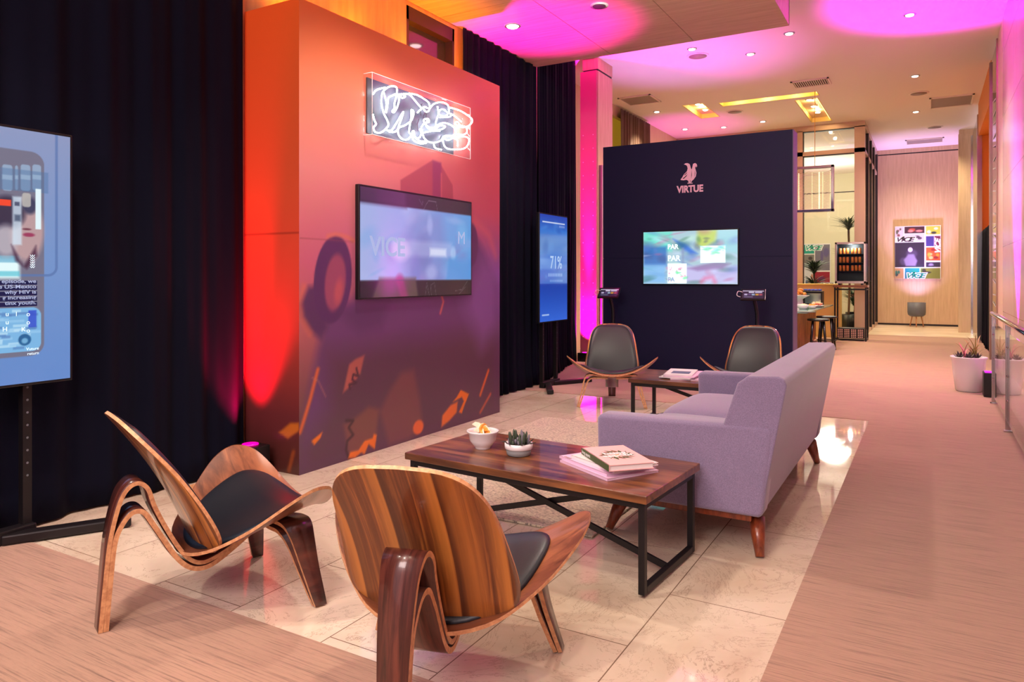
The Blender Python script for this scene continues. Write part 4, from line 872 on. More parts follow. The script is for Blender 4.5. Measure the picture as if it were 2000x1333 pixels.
# ------------------------------------------------------------------ low tables
def low_table(x, y, deg, label, L=1.24, D=.60, h=.394):
    t = thing('coffee_table', label, 'coffee table', (x, y, .0125), math.radians(deg), 'black-framed wooden coffee tables')
    MB().box((-L / 2, -D / 2, h - .033), (L / 2, D / 2, h)).build('tabletop', M['tabletop'], t, .004)
    z1 = h - .0335; b = .027; xl = L / 2 - .03; yd = D / 2 - .035
    for s in (-1, 1):
        for q in (-1, 1): MB().box((s * xl - b / 2, q * yd - b / 2, 0), (s * xl + b / 2, q * yd + b / 2, z1)).build('leg', M['metal'], t, .002)
        MB().box((s * xl - b / 2, -yd + b / 2, 0), (s * xl + b / 2, yd - b / 2, b)).build('foot_rail', M['metal'], t, .002)
    fr = MB()
    for q in (-1, 1): fr.box((-xl + b / 2, q * yd - b / 2, z1 - b), (xl - b / 2, q * yd + b / 2, z1))
    for s in (-1, 1): fr.box((s * xl - b / 2, -yd + b / 2, z1 - b), (s * xl + b / 2, yd - b / 2, z1))
    fr.build('apron', M['metal'], t, .002)
    for s in (-1, 1): MB().bar((-s * xl, .0 + s * .008, .02), (s * (xl - .05), s * .008, z1 - .015), .014, .026).build('cross_brace', M['metal'], t)
    return t
T1 = low_table(-1.535, 2.99, -4, 'wooden coffee table with bowl, succulent and books, in the foreground')
T2 = low_table(-1.53, 5.93, 0, 'wooden coffee table at the far end of the sofa, with magazines')
TZ = .407
def bowl():
    p = onZ(943, 876, TZ); t = thing('bowl', 'white footed bowl holding orange candies on the foreground table', 'bowl', (p[0], p[1] , TZ))
    pr = [(.038, 0), (.038, .008), (.045, .014), (.064, .04), (.07, .075), (.079, .083), (.079, .089), (.070, .088), (.064, .078), (.056, .045), (.03, .022), (.001, .02)]
    MB().lathe(pr, n=40).build('body', M['white'], t)
    om = mat('orange_candy', rgb(240, 160, 70), .4); wm = mat('white_wrapper', rgb(245, 230, 205), .4); rg = random.Random(2)
    for k in range(9):
        a = rg.random() * 2 * PI; r = .03 * rg.random(); o = thing('candy', 'wrapped orange and white candy in the white bowl', 'candy', (p[0] + r * math.cos(a), p[1] + r * math.sin(a), TZ + .068 + .004 * k), a, 'candies in the white bowl')
        q = [(-.03, 0), (-.02, .018), (0, .024), (.02, .018), (.03, 0)]
        b = MB().prism(q, lambda x, z, w: (x, w, z), -.008, .002); b.build('filling', om, o, .002); c = MB().prism(q, lambda x, z, w: (x * 1.05, w, z * 1.06), .0021, .009); c.build('wrapper', wm, o, .002)
        o.rotation_euler = (rg.uniform(-.5, .5), rg.uniform(-.6, .6), a)
bowl()
def succulent():
    p = onZ(1013, 889, TZ); t = thing('succulent_pot', 'two-tone pot with a spiky succulent beside the white bowl', 'potted plant', (p[0], p[1], TZ))
    MB().lathe([(.05, 0), (.056, .005), (.061, .03)], n=36).build('pot_base', M['sage'], t)
    MB().lathe([(.0612, .03), (.066, .034), (.067, .058), (.060, .058), (.058, .048), (.001, .047)], n=36).build('pot_rim', M['white'], t)
    MB().lathe([(.058, .046), (.05, .052), (.001, .055)], n=24).build('gravel', M['soil'], t)
    g = MB(); h = MB(); rg = random.Random(4)
    for k in range(46):
        a = rg.random() * 2 * PI; r = .045 * math.sqrt(rg.random()); l = .025 + .045 * rg.random(); tl = .25
        b0 = Vector((r * math.cos(a), r * math.sin(a), .05)); d = Vector((tl * math.cos(a) * r * 14, tl * math.sin(a) * r * 14, 1)).normalized()
        (g if k % 3 else h).tube([b0, b0 + d * l * .5, b0 + d * l * .85, b0 + d * l], [.005, .0065, .005, .001], 6)
    g.build('leaves', mat('succulent_green', rgb(62, 74, 58), .5), t); h.build('rosette', mat('succulent_grey', rgb(120, 112, 126), .5), t)
    for k in range(7):
        a = k * .9; g = MB().tube([(.05 * math.cos(a), .05 * math.sin(a), .05), (.065 * math.cos(a), .065 * math.sin(a), .062), (.085 * math.cos(a + .2), .085 * math.sin(a + .2), .064)], [.002, .004, .001], 5); g.build('trailing_leaf', M['plantdark'], t)
succulent()
def book(px4, z, th, cover, label, page=M['paper'], name='magazine', group=None, cat='magazine'):
    c = [Vector(onZ(u, v, z)) for u, v in px4]; o0 = (c[0] + c[1] + c[2] + c[3]) / 4
    ex = ((c[1] - c[0]) + (c[2] - c[3])) / 2; L, ang = ex.length, math.atan2(ex.y, ex.x); ey = ((c[3] - c[0]) + (c[2] - c[1])) / 2; D = abs(ey.dot(Vector((-math.sin(ang), math.cos(ang), 0))))
    t = thing(name, label, cat, (o0.x, o0.y, z - th), ang, group); e = min(.003, th / 4)
    MB().box((-L / 2, -D / 2, 0), (L / 2, D / 2, e)).box((-L / 2, -D / 2, th - e), (L / 2, D / 2, th)).box((-L / 2 - .001, -D / 2, 0), (-L / 2 + e, D / 2, th)).build('cover', cover, t)
    MB().box((-L / 2 + e, -D / 2 + .004, e), (L / 2 - .004, D / 2 - .004, th - e)).build('pages', page, t)
    return t, L, D
lilac = mat('lilac_cover', rgb(228, 190, 220), .4); creamc = mat('cream_cover', rgb(236, 226, 226), .4)
# long edge runs from the spine corner; px order: near-left, near-right, far-right, far-left
grp = 'magazines and book stacked on the foreground table'
b0, L, D = book([(1182, 936), (1278, 920), (1196, 883), (1098, 898)], TZ + .011, .011, lilac, 'lilac magazine at the very bottom of the stack on the foreground table', group=grp)
b1_, L, D = book([(1181, 927), (1276, 911), (1190, 876), (1097, 890)], TZ + .0225, .011, lilac, 'lilac magazine second from the bottom of the foreground stack', group=grp)
mk_ = MB()
for k in range(4): mk_.tube([(-L / 2 + .012 + .005 * math.cos(a), D / 2 - .03 - k * .013 + .005 * math.sin(a), .0112) for a in [i * .7 for i in range(9)]], .0008, 4, True)
mk_.build('cover_lettering', M['brownprint'], b1_)
b2_, L, D = book([(1196, 920), (1278, 905), (1206, 875), (1119, 889)], TZ + .036, .013, creamc, 'cream magazine directly under the pink book in the foreground stack', group=grp)
cq = MB().tube([(-L / 2 + .03 + .025 * math.cos(a), -.03 + .018 * math.sin(a), .0135) for a in [k * .5 for k in range(13)]], .003, 6, True); cq.build('cover_squiggle', M['blackprint'], b2_)
b3_, L, D = book([(1185, 911), (1270, 903), (1224, 870), (1141, 874)], TZ + .0645, .026, M['pinkpaper'], 'pink cookbook on top of the foreground stack, leaves drawn on its cover', name='cookbook', group=grp, cat='book')
MB().box((-L / 2 - .003, -D / 2, 0), (-L / 2 - .0012, D / 2, .026)).build('spine', M['greenprint'], b3_)
rg = random.Random(3); lf = MB()
for k in range(15):
    a = k / 15 * 2 * PI; r0, r1 = .03, .075 + .015 * rg.random(); a2 = a + .25
    lf.add([(r0 * math.cos(a), r0 * math.sin(a), .0266), ((r0 + r1) / 2 * math.cos(a - .16), (r0 + r1) / 2 * math.sin(a - .16), .0266), (r1 * math.cos(a2), r1 * math.sin(a2), .0266), ((r0 + r1) / 2 * math.cos(a + .25), (r0 + r1) / 2 * math.sin(a + .25), .0266)], [(0, 1, 2, 3)], k % 2)
lf.build('leaf_print', [M['greenprint'], M['brownprint']], b3_)
MB().add([(.02 * math.cos(a) , .012 * math.sin(a)-.012, .0267) for a in [k * PI / 6 for k in range(12)]], [tuple(range(12))]).build('fruit_print', mat('amber_print', rgb(222, 150, 50), .5), b3_)
for k, s in enumerate(('bong', 'appétit')): text(s, .054 - .004 * k, M['whiteprint'], b3_, frame_mtx((0, .008 - .04 * k, .0272), (1, 0, 0), (0, 1, 0)), 'title', .0002, 1.0, .0015, 'CENTER')
text('bong appétit', .02, M['whiteprint'], b3_, frame_mtx((-L / 2 - .0032, D / 2 - .01, .006), (0, -1, 0), (0, 0, 1)), 'spine_title', .0002)
for k, (px, lab) in enumerate((([(1300, 740), (1352, 742), (1385, 730), (1322, 728)], 'lowest'), ([(1292, 736), (1345, 740), (1382, 729), (1318, 724)], 'second lowest'), ([(1296, 734), (1350, 737), (1384, 726), (1322, 722)], 'second highest'), ([(1290, 731), (1340, 733), (1374, 723), (1316, 720)], 'topmost'))):
    b, L, D = book(px, TZ + .009 + k * .0095, .009, (lilac, creamc, lilac, creamc)[k], lab + ' magazine in the pile on the table beyond the sofa', group='magazines on the far table')
    if k == 3: MB().box((-L * .3, -D * .3, .009), (L * .35, D * .1, .0094)).build('cover_picture', mat('cover_photo', rgb(90, 96, 130), .4), b)

# ------------------------------------------------------------------ sofa
so = thing('sofa', 'lavender grey two-seat sofa with low arms and tapered wooden legs', 'sofa', (-1.0, 4.26, 0))
Y0, Y1 = -.96, .96; XF, XB = -.42, .42     # local
MB().box((XF + .04, Y0 + .03, .15), (XB - .11, Y1 - .03, .185)).build('plinth', M['leg_wood'], so, .004)
def arm_poly(): return [(XF, .19), (XF - .005, .55), (XF + .01, .572), (XB - .05, .588), (XB - .02, .585), (XB - .01, .56), (XB - .055, .19), (XB - .075, .18), (XF + .02, .18)]
for s in (-1, 1):
    ya, yb = (Y0, Y0 + .12) if s < 0 else (Y1 - .12, Y1)
    o = MB().prism(arm_poly(), lambda a, b, t_: (a, t_, b), ya, yb).build('arm', M['sofa'], so, .028, 5)
    for p in o.data.polygons: p.use_smooth = True
bk = [(XB - .075, .19), (XB - .065, .19), (XB + .045, .775), (XB + .035, .802), (XB + .01, .812), (XB - .12, .805), (XB - .165, .77), (XB - .235, .56), (XB - .235, .25), (XB - .2, .19)]
o = MB().prism(bk, lambda a, b, t_: (a, t_, b), Y0 + .006, Y1 - .006).build('backrest', M['sofa'], so, .022, 5)
for p in o.data.polygons: p.use_smooth = True
# the two low corners of the back stay inside the arms
for s in (-1, 1):
    ya, yb = (Y0 + .125, -.003) if s < 0 else (.003, Y1 - .125)
    nx, ny = 18, 20; vs = []
    for side in (0, 1):
        for j in range(ny + 1):
            for i in range(nx + 1):
                a, b = i / nx, j / ny; x = XF - .03 + (XB - .24 - XF + .03) * a; y = ya + (yb - ya) * b
                e = (1 - abs(2 * a - 1) ** 7) * (1 - abs(2 * b - 1) ** 7); z = (.36 + .085 * max(e, 0) ** .45 + .018 * math.sin(PI * a) * math.sin(PI * b)) if side == 0 else .36 - .12 * max(e, 0) ** .3
                vs.append((x, y, z))
    Wd = nx + 1; K = Wd * (ny + 1); f1 = [(j * Wd + i, j * Wd + i + 1, (j + 1) * Wd + i + 1, (j + 1) * Wd + i) for j in range(ny) for i in range(nx)]
    MB().add(vs, f1 + [tuple(k + K for k in f[::-1]) for f in f1], 0, True).build('seat_cushion', M['sofa'], so)
o = rbox('seat_base', (XF, Y0 + .121, .185), (XB - .2, Y1 - .121, .30), .015, M['sofa'], so)
for (x, y, dx, dy) in ((XB - .10, Y0 + .1, .03, -.08), (XF + .10, Y0 + .1, -.05, -.07), (XB - .10, Y1 - .1, .03, .08), (XF + .10, Y1 - .1, -.05, .07)):
    MB().tube([(x, y, .155), (x + dx * .5, y + dy * .5, .08), (x + dx, y + dy, .005)], [.038, .03, .019], 16).build('leg', M['leg_wood'], so)
# rug
r_ = MB(); nx, ny = 30, 44
r_.box((-2.93, 3.17, 0.001), (-1.39, 5.66, .012)); o = r_.build('area_rug', M['rug'], None, .004); tag(o, 'flat woven beige and grey rug under the far side of the coffee table', 'rug')

# ------------------------------------------------------------------ right side: planter, uplight, handrail
p = (0.37, 9.26); t = thing('planter', 'white round planter of succulents and grasses against the right wall', 'potted plant', (p[0], p[1], .004))
MB().lathe([(.115, 0), (.125, .01), (.15, .2), (.162, .34), (.175, .365), (.175, .375), (.16, .375), (.155, .34), (.001, .335)], n=36).build('pot', M['white'], t)
MB().lathe([(.156, .33), (.12, .35), (.001, .352)], n=24).build('soil', M['soil'], t)
rg = random.Random(11); g = MB()
for c_ in ((-.09, -.07), (0, -.1), (.07, -.05), (-.08, .05), (.08, .06), (0, .03)):
    for k in range(14):
        a = k * 2.4; l = .05 + .03 * rg.random(); e = .9 - k * .05
        b0 = Vector((c_[0], c_[1], .35)); d = Vector((math.cos(a) * e, math.sin(a) * e, .9 - e * .4)); s_ = d.cross(Vector((0, 0, 1))).normalized() * .014
        q = [b0, b0 + d * l * .6 + s_, b0 + d * l * 1.4, b0 + d * l * .6 - s_]; g.add(q, [(0, 1, 2, 3)])
g.build('succulent_leaves', M['plantdark'], t)
def blades(n, seed, c_, hmin, hmax, spread, m, name, parent, wd=.008, z=.35):
    rg = random.Random(seed); g = MB()
    for k in range(n):
        a = rg.random() * 2 * PI; h = rg.uniform(hmin, hmax); r = spread * rg.uniform(.3, 1); pts = []
        b0 = Vector((c_[0] + rg.uniform(-.02, .02), c_[1] + rg.uniform(-.02, .02), z)); sd = Vector((-math.sin(a), math.cos(a), 0)); vs = []
        N = 6
        for i in range(N + 1):
            q = i / N; pt = b0 + Vector((math.cos(a) * r * q ** 1.8, math.sin(a) * r * q ** 1.8, h * (q - .25 * q ** 3))); w_ = wd * (1 - q) ** .6 * (.5 + q)
            vs += [pt - sd * w_, pt + sd * w_]
        g.add(vs, [(2 * i, 2 * i + 1, 2 * i + 3, 2 * i + 2) for i in range(N)], 0, True)
    return g.build(name, m, parent)
blades(16, 5, (.05, 0), .15, .40, .16, M['plantgold'], 'grass_blades', t); blades(8, 9, (-.04, .03), .1, .28, .25, mat('red_grass', rgb(190, 90, 110), .5), 'reddish_blades', t)
u_ = thing('uplight', 'black floor uplight between the white planter and the handrail', 'uplight', (0.555, 8.98, .004)); MB().box((-.07, -.1, 0), (.035, .1, .25)).build('housing', M['plastic'], u_, .006)
MB().box((-.055, -.08, .2505), (.02, .08, .253)).build('lens', mat('magenta_lens', (0, 0, 0), .3, emit=(1, 0, .9), es=2), u_)
hr = thing('handrail', 'chrome handrail with clear glass panels along the right wall', 'handrail', (.545, 7, 0))
for y in (8.46, 6.99, 5.5, 4.0, 2.5):
    po = MB().box((-.018, y - 7 - .008, .015), (.018, y - 7 + .008, .86)).build('post', M['chrome'], hr)
    MB().box((-.03, y - 7 - .03, .004), (.03, y - 7 + .03, .015)).build('base_flange', M['chrome'], po)
    for z in (.25, .45, .68): MB().tube([(0, y - 7 - .02, z), (0, y - 7 + .02, z)], .012, 8).build('clamp', M['chrome'], po)
    MB().box((-.012, y - 7 - .02, .76), (.012, y - 7 + .02, .87)).build('bracket', M['white'], po)
MB().tube([(0, -6, .88), (0, 1.6, .88), (0, 1.66, .88)], .022, 12).build('top_rail', M['chrome'], hr)
gp = MB()
for a, b in ((8.46, 6.99), (6.99, 5.5), (5.5, 4.0), (4.0, 2.5)): gp.box((-.004, b - 7 + .03, .08), (.004, a - 7 - .03, .8))
gp.build('glass_panel', M['glass'], hr)
curtain([(0.875, 13.08), (0.875, 16.12)], .02, 2.1, 'dark curtain gathered in the amber doorway on the right', M['drape'], per=.2, amp=.03, seed=12, puddle=0)
# reflections on the dark glass door, put in as pale bars
mk = MB()
for k in range(22):
    z = .35 + k * .16; mk.bar((.795, 12.0, z), (.795, 12.5, z + (.05 if k % 2 else .0)), .02, .002, up=(1, 0, 0))
kind(mk.build('trim_10', mat('reflection_marks', rgb(210, 205, 210), .5)))

# ------------------------------------------------------------------ far hall: poster, planter lamp
def collage(w, h, name, label, fn, cat='poster', blocks=(), seed=1):
    t = thing(name, label, cat, fn(w / 2, 0)); o0 = Vector(fn(w / 2, 0)); cv = Canvas(w, h, .0095, c8(236, 230, 232))
    for (x0, y0, x1, y1, c, extra) in blocks:
        x0, x1, y0, y1 = x0 * w, x1 * w, y0 * h, y1 * h; cv.rect(x0, y0, x1, y1, c8(*c), 1, .004)
        rg = np.random.RandomState(int(x0 * 91 + y0 * 57) + seed)
        for e in extra:
            for _ in range(2):
                rx = (.12 + .14 * rg.rand()) * (x1 - x0); ry = (.12 + .14 * rg.rand()) * (y1 - y0); cx = x0 + rx + rg.rand() * (x1 - x0 - 2 * rx); cy = y0 + ry + rg.rand() * (y1 - y0 - 2 * ry)
                cv.ell(cx, cy, rx, ry, c8(*e), .85, .4)
    return t, o0, cv
pz0, pz1 = 1.19, 2.52; w, h = 1.01, pz1 - pz0
fnP = lambda a, b: (-.76 + a, FY - .05, pz0 + b)
bl = [(0, .79, .19, .99, (214, 196, 200), [(110, 60, 60), (70, 80, 60)]), (.21, .86, .65, .99, (60, 20, 40), [(200, 80, 60), (220, 150, 140)]), (.21, .71, .65, .85, (210, 196, 214), [(60, 50, 60)]), (.68, .83, .99, .99, (190, 200, 70), [(30, 30, 50), (240, 240, 230)]),
      (0, .22, .65, .69, (38, 26, 50), [(70, 60, 84)]), (.68, .61, .85, .8, (62, 50, 130), []), (.86, .61, .99, .8, (110, 26, 70), []), (.68, .34, .99, .59, (214, 84, 40), [(240, 190, 120), (230, 160, 50), (120, 30, 40)]), (.68, .22, .99, .31, (40, 34, 56), [(150, 140, 170)]),
      (0, 0, .19, .2, (190, 150, 110), [(40, 60, 80), (30, 110, 100)]), (.22, 0, .54, .2, (20, 130, 160), []), (.56, 0, .99, .2, (120, 130, 50), [(40, 40, 40)])]
t, o0, cv = collage(w, h, 'poster', 'large square collage poster on the far wall of the hall', fnP, blocks=bl)
cv.rect(.32 * w, 0, .54 * w, .2 * h, c8(20, 150, 70), .6, .2)
cv.ell(.34 * w, .55 * h, .06, .07, c8(196, 190, 200), 1, .25); cv.poly([(.24, .32), (.2, .48), (.3, .62), (.42, .62), (.5, .45), (.46, .32)], c8(130, 120, 144), .9, .04)
cv.line([(.02 * w, .76 * h), (.1 * w, .73 * h), (.06 * w, .69 * h), (.2 * w, .70 * h), (.3 * w, .76 * h), (.5 * w, .76 * h), (.42 * w, .70 * h), (.28 * w, .70 * h)], .012, c8(245, 240, 245), 1, .008)
cv.mesh(lambda a, b: tuple(Vector(fnP(a, b)) - o0 + Vector((0, -.0005, 0))), 'print', M['print'], t)
MB().box((-w / 2, 0, 0), (w / 2, .03, h)).build('board', M['whiteprint'], t)
M['shear'] = M['whiteprint']
def vice(parent, pos, size, m, back=None, ydir=(0.12, 0, 1)):
    if back: text('VICE', size * 1.0, back, parent, frame_mtx((pos[0], pos[1] - .001, pos[2]), (1, 0, 0), (0, 0, 1)), 'wordmark_outline', .0003, 1.2, size * .12, shear=.35)
    return text('VICE', size, m, parent, frame_mtx((pos[0], pos[1] - .0025, pos[2]), (1, 0, 0), (0, 0, 1)), 'wordmark', .0003, 1.2, size * .03, shear=.35)
vice(t, (-.27, -.002, .02), .17, mat('teal_print', rgb(30, 140, 110), .5), M['whiteprint'])
o = vice(t, (-.49, -.002, .94), .16, M['plantdark'], M['whiteprint'])
t = text('VICE', .16, M['whiteprint'], t, frame_mtx((.49, -.004, .62), (0, 0, 1), (-1, 0, 0)), 'wordmark', .0003, 1.1, .008, shear=.35)
# collage in the glass room
RY = 25.0; a = onY(1545, 563, RY); b = onY(1622, 476, RY); w, h = b[0] - a[0], b[2] - a[2]; fnQ = lambda x, y: (a[0] + x, RY - .04, a[2] + y)
bl = [(0, .79, .28, .98, (40, 40, 50), [(90, 100, 110)]), (.3, .78, .6, .98, (30, 150, 130), []), (.62, .4, .99, .98, (116, 110, 124), [(90, 80, 130)]), (0, .47, .3, .76, (70, 84, 76), [(30, 34, 40), (200, 200, 200)]), (.32, .47, .6, .76, (120, 116, 110), [(60, 50, 50)]),
      (0, 0, .34, .43, (200, 170, 150), [(110, 60, 50), (60, 30, 30)]), (.36, 0, .6, .43, (206, 206, 216), [(50, 70, 110), (180, 110, 80)]), (.62, 0, .99, .37, (150, 26, 50), [(100, 30, 90)])]
t, o0, cv = collage(w, h, 'poster', 'collage poster inside the glass room, seen past the black partition', fnQ, blocks=bl, seed=7)
cv.mesh(lambda x, y: tuple(Vector(fnQ(x, y)) - o0 + Vector((0, -.0005, 0))), 'print', M['print'], t); MB().box((-w / 2, 0, 0), (w / 2, .03, h)).build('board', M['whiteprint'], t)
vice(t, (-w / 2 + .35 * w, -.002, h * .86), .2, mat('teal_print_light', rgb(40, 160, 130), .5), M['whiteprint']); vice(t, (-w / 2 + .62 * w, -.002, .03), .2, M['blackprint'], M['whiteprint'])
t = thing('planter', 'grey planter on wooden legs, lit purple, by the far hall wall', 'planter', (-.27, 20.35, .005))
MB().lathe([(.14, .26), (.19, .30), (.2, .36), (.2, .6), (.185, .6), (.18, .56), (.001, .56)], n=32).build('pot', M['grey'], t)
for k in range(3):
    an = k * 2 * PI / 3 + .5; MB().tube([(.11 * math.cos(an), .11 * math.sin(an), .28), (.17 * math.cos(an), .17 * math.sin(an), 0.004)], [.018, .012], 10).build('leg', M['ply'], t)

# ------------------------------------------------------------------ drinks fridge on its stand
st = thing('fridge_stand', 'tall black steel stand with wooden top holding the drinks fridge', 'stand', (-1.32, 15.55, .004))
hx, hy = .27, .24
MB().box((-hx - .03, -hy - .02, 1.03), (hx + .03, hy + .02, 1.075)).build('top', M['tabletop'], st, .004)
for s in (-1, 1):
    for q in (-1, 1): MB().box((s * hx - .014, q * hy - .014, 0), (s * hx + .014, q * hy + .014, 1.03)).build('leg', M['metal'], st)
r2 = MB()
for z in (.03, .99):
    for q in (-1, 1): r2.box((-hx + .014, q * hy - .012, z - .012), (hx - .014, q * hy + .012, z + .012))
    for s in (-1, 1): r2.box((s * hx - .012, -hy + .014, z - .012), (s * hx + .012, hy - .014, z + .012))
r2.build('rail', M['metal'], st)
cr = thing('crate', 'patterned brown crate in the bottom of the fridge stand', 'crate', (-1.32, 15.55, .05)); MB().box((-.24, -.2, 0), (.24, .2, .19)).build('body', M['metal'], cr)
q = MB()
for i in range(4):
    for k in range(5):
        for j in range(3): q.box((-.225 + i * .118 + j * .033, -.202, .015 + k * .034), (-.225 + i * .118 + j * .033 + .024, -.2005, .015 + k * .034 + .022))
q.build('square_pattern', mat('pale_squares', rgb(214, 176, 160), .6), cr)
fr = thing('drinks_fridge', 'small stainless glass-door fridge filled with golden cans', 'fridge', (-1.32, 15.55, 1.081))
fh = .83; w = .27
MB().box((-w, -.2, .03), (-w + .02, .22, fh)).box((w - .02, -.2, .03), (w, .22, fh)).box((-w, -.2, .03), (w, .22, .06)).box((-w, -.2, fh - .03), (w, .22, fh)).box((-w, .2, .03), (w, .22, fh)).build('cabinet', M['plastic'], fr, .003)
MB().box((-w, -.24, .03), (-w + .035, -.2, fh)).box((w - .035, -.24, .03), (w, -.2, fh)).box((-w, -.24, .03), (w, -.2, .075)).box((-w, -.24, fh - .04), (w, -.2, fh)).build('door_frame', mat('stainless', rgb(200, 180, 172), .3, .7), fr, .003)
MB().box((-w + .035, -.224, .075), (w - .035, -.22, fh - .04)).build('door_glass', M['glass'], fr)
for s in (-1, 1):
    MB().box((s * .2 - .02, -.18, -.0), (s * .2 + .02, .18, .03)).build('foot', M['plastic'], fr)
sh = MB()
for z in (.27, .43, .60): sh.box((-w + .02, -.19, z - .006), (w - .02, .19, z))
sh.build('shelf', M['plastic'], fr)
light('POINT', (-1.32, 15.36, 1.081 + .76), 10, (.9, .95, 1), None, .03)
cm = mat('gold_can', rgb(255, 214, 60), .35, .1); cm2 = mat('copper_can', rgb(222, 132, 56), .35, .2)
proto = MB().lathe([(.022, 0), (.027, .006), (.027, .108), (.022, .115)], n=16).build('drink_can', cm); m2 = proto.data.copy(); m2.materials.clear(); m2.materials.append(cm2)
rows = ('top', 'middle', 'bottom'); first = True
for r, z in enumerate((.60, .43, .27)):
    for k in range(6):
        x = -.185 + k * .065 + (.02 if k > 2 else 0); o = proto if first else proto.copy()
        if not first: C.objects.link(o)
        first = False
        if (k + r) % 3 == 0: o.data = m2
        o.location = (-1.32 + x, 15.42, 1.082 + z); tag(o, ('%s drink can standing on the %s shelf of the fridge, %s' % ('copper' if (k + r) % 3 == 0 else 'golden', rows[r], ('leftmost', 'second from the left', 'third from the left', 'third from the right', 'second from the right', 'rightmost')[k])), 'can', 'cans in the drinks fridge')
# ------------------------------------------------------------------ glass-topped table with food and stools
tb = thing('serving_table', 'long glass-topped serving table with a slatted wooden base behind the partition', 'table', (-2.2, 13.4, .004))
MB().box((-.5, -1.68, .68), (.60, 1.75, .70)).build('glass_top', mat('table_glass', rgb(120, 160, 150), .06, spec=.8), tb, .003)
sl = MB().box((-.40, -1.30, .05), (.30, 1.40, .66))
for k in range(14): sl.box((-.40 + k * .05, -1.325 - .005 * (k % 2), .05), (-.356 + k * .05, -1.29, .68))
for k in range(54): sl.box((.29, -1.30 + k * .05, .05), (.325 + .005 * (k % 2), -1.256 + k * .05, .68))
sl.build('slatted_base', wood('slat_wood', rgb(196, 140, 80), rgb(130, 84, 44), rgb(224, 172, 104), (16, 16, 1), 3), tb)
MB().box((-.38, -1.28, .0), (.29, 1.38, .05)).build('plinth', M['metal'], tb)
TT = .706
def stool(x, y, label):
    t = thing('bar_stool', label, 'stool', (x, y, .004), random.random(), 'dark round stools at the serving table')
    MB().lathe([(.15, .54), (.165, .55), (.165, .565), (.15, .575), (.12, .568), (.001, .566)], n=28).build('seat', M['plastic'], t)
    for k in range(4):
        a = k * PI / 2 + .6; MB().tube([(.11 * math.cos(a), .11 * math.sin(a), .545), (.17 * math.cos(a), .17 * math.sin(a), 0)], [.02, .014], 10).build('leg', M['plastic'], t)
    MB().tube([(.15 * math.cos(a), .15 * math.sin(a), .17) for a in [k * PI / 12 for k in range(24)]], .009, 6, True).build('footrest', M['metal'], t)
stool(-1.52, 12.3, 'dark wooden stool in front of the slatted table, nearest the fridge stand'); stool(-1.50, 13.2, 'dark wooden stool behind the first one beside the slatted table')
stool(-1.92, 11.45, 'dark wooden stool half hidden by the edge of the black partition')
def dish(u, v, r, label, m, food=None, hgt=.04, name='serving_bowl', foodm=None, group=None):
    p = onZ(u, v, TT); t = thing(name, label, 'bowl' if 'bowl' in name else 'platter', (p[0], p[1], TT), 0, group)
    MB().lathe([(r * .5, 0), (r * .6, .004), (r, hgt), (r * .97, hgt + .003), (r * .5, .012), (.001, .01)], n=24).build('body', m, t)
    if food:
        g = MB(); rg = random.Random(int(u))
        for k in range(9):
            a = rg.random() * 6.3; q = r * .6 * rg.random(); g.lathe([(.001, 0), (.02, .004), (.026, .016), (.018, .028), (.001, .032)], (q * math.cos(a), q * math.sin(a), hgt * .6 + .02 * rg.random()), 10)
        g.build('food', foodm, t)
fm1 = mat('pastry', rgb(216, 150, 60), .5); fm2 = mat('berries', rgb(190, 90, 60), .4); fm3 = mat('cheese', rgb(236, 216, 170), .5)
dish(1568, 604, .1, 'small white bowl of pale snacks next to the cake stand', M['white'], 1, .07, foodm=fm3); dish(1586, 603, .08, 'little white bowl of dip in the middle of the glass table', M['white'], 1, .05, foodm=fm1)
dish(1596, 598, .1, 'white bowl at the back of the glass table', M['white'], 1, .05, foodm=fm3); dish(1597, 600, .11, 'shallow white dish heaped with red snacks at the table end', M['white'], 1, .03, 'serving_platter', foodm=fm2); dish(1574, 611, .15, 'dark flat platter at the front edge of the glass table', M['metal'], 0, .01, 'serving_platter')
p = onZ(1562, 600, TT); cs_ = thing('cake_stand', 'white pedestal stand piled with golden pastries', 'cake stand', (p[0], p[1], TT))
MB().lathe([(.1, 0), (.06, .02), (.05, .14), (.13, .19), (.16, .2), (.16, .208), (.001, .205)], n=28).build('pedestal', M['white'], cs_)
g = MB(); rg = random.Random(1)
for k in range(9):
    a = rg.random() * 6.3; r = .1 * rg.random(); z = .23 + .035 * (k // 4); an = rg.random() * 3
    g.tube(catmull([(r * math.cos(a) - .05 * math.cos(an), r * math.sin(a) - .05 * math.sin(an), z - .01), (r * math.cos(a), r * math.sin(a), z + .01), (r * math.cos(a) + .05 * math.cos(an), r * math.sin(a) + .05 * math.sin(an), z - .01)], 4), [.006, .014, .019, .022, .024, .022, .019, .014, .006], 8)
g.build('pastries', fm1, cs_)
# sideboard with chafing dish deeper in
sb = thing('sideboard', 'tall pale yellow wooden counter seen behind the end of the serving table', 'sideboard', (-2.35, 16.2, .004)); MB().box((-.6, -.2, 0), (.78, .2, 1.06)).build('body', mat('pale_yellow_wood', rgb(226, 196, 116), .5), sb, .004); MB().box((-.62, -.22, 1.06), (.80, .22, 1.09)).build('top', mat('sideboard_top', rgb(222, 190, 96), .4), sb, .004)
cd = thing('food_warmer', 'black and steel food warmer at the far end of the serving table', 'food warmer', (-1.95, 14.85, TT)); MB().box((-.22, -.15, .0), (.20, .15, .26)).build('cabinet', M['metal'], cd, .004); MB().box((-.1, -.155, .03), (.18, -.151, .22)).build('door', M['chrome'], cd)
nb = MB()
for k in range(6): nb.lathe([(.001, .262), (.04, .27), (.04, .29), (.001, .305)], (-.16 + k * .06, -.02 + .03 * (k % 2), 0), 10)
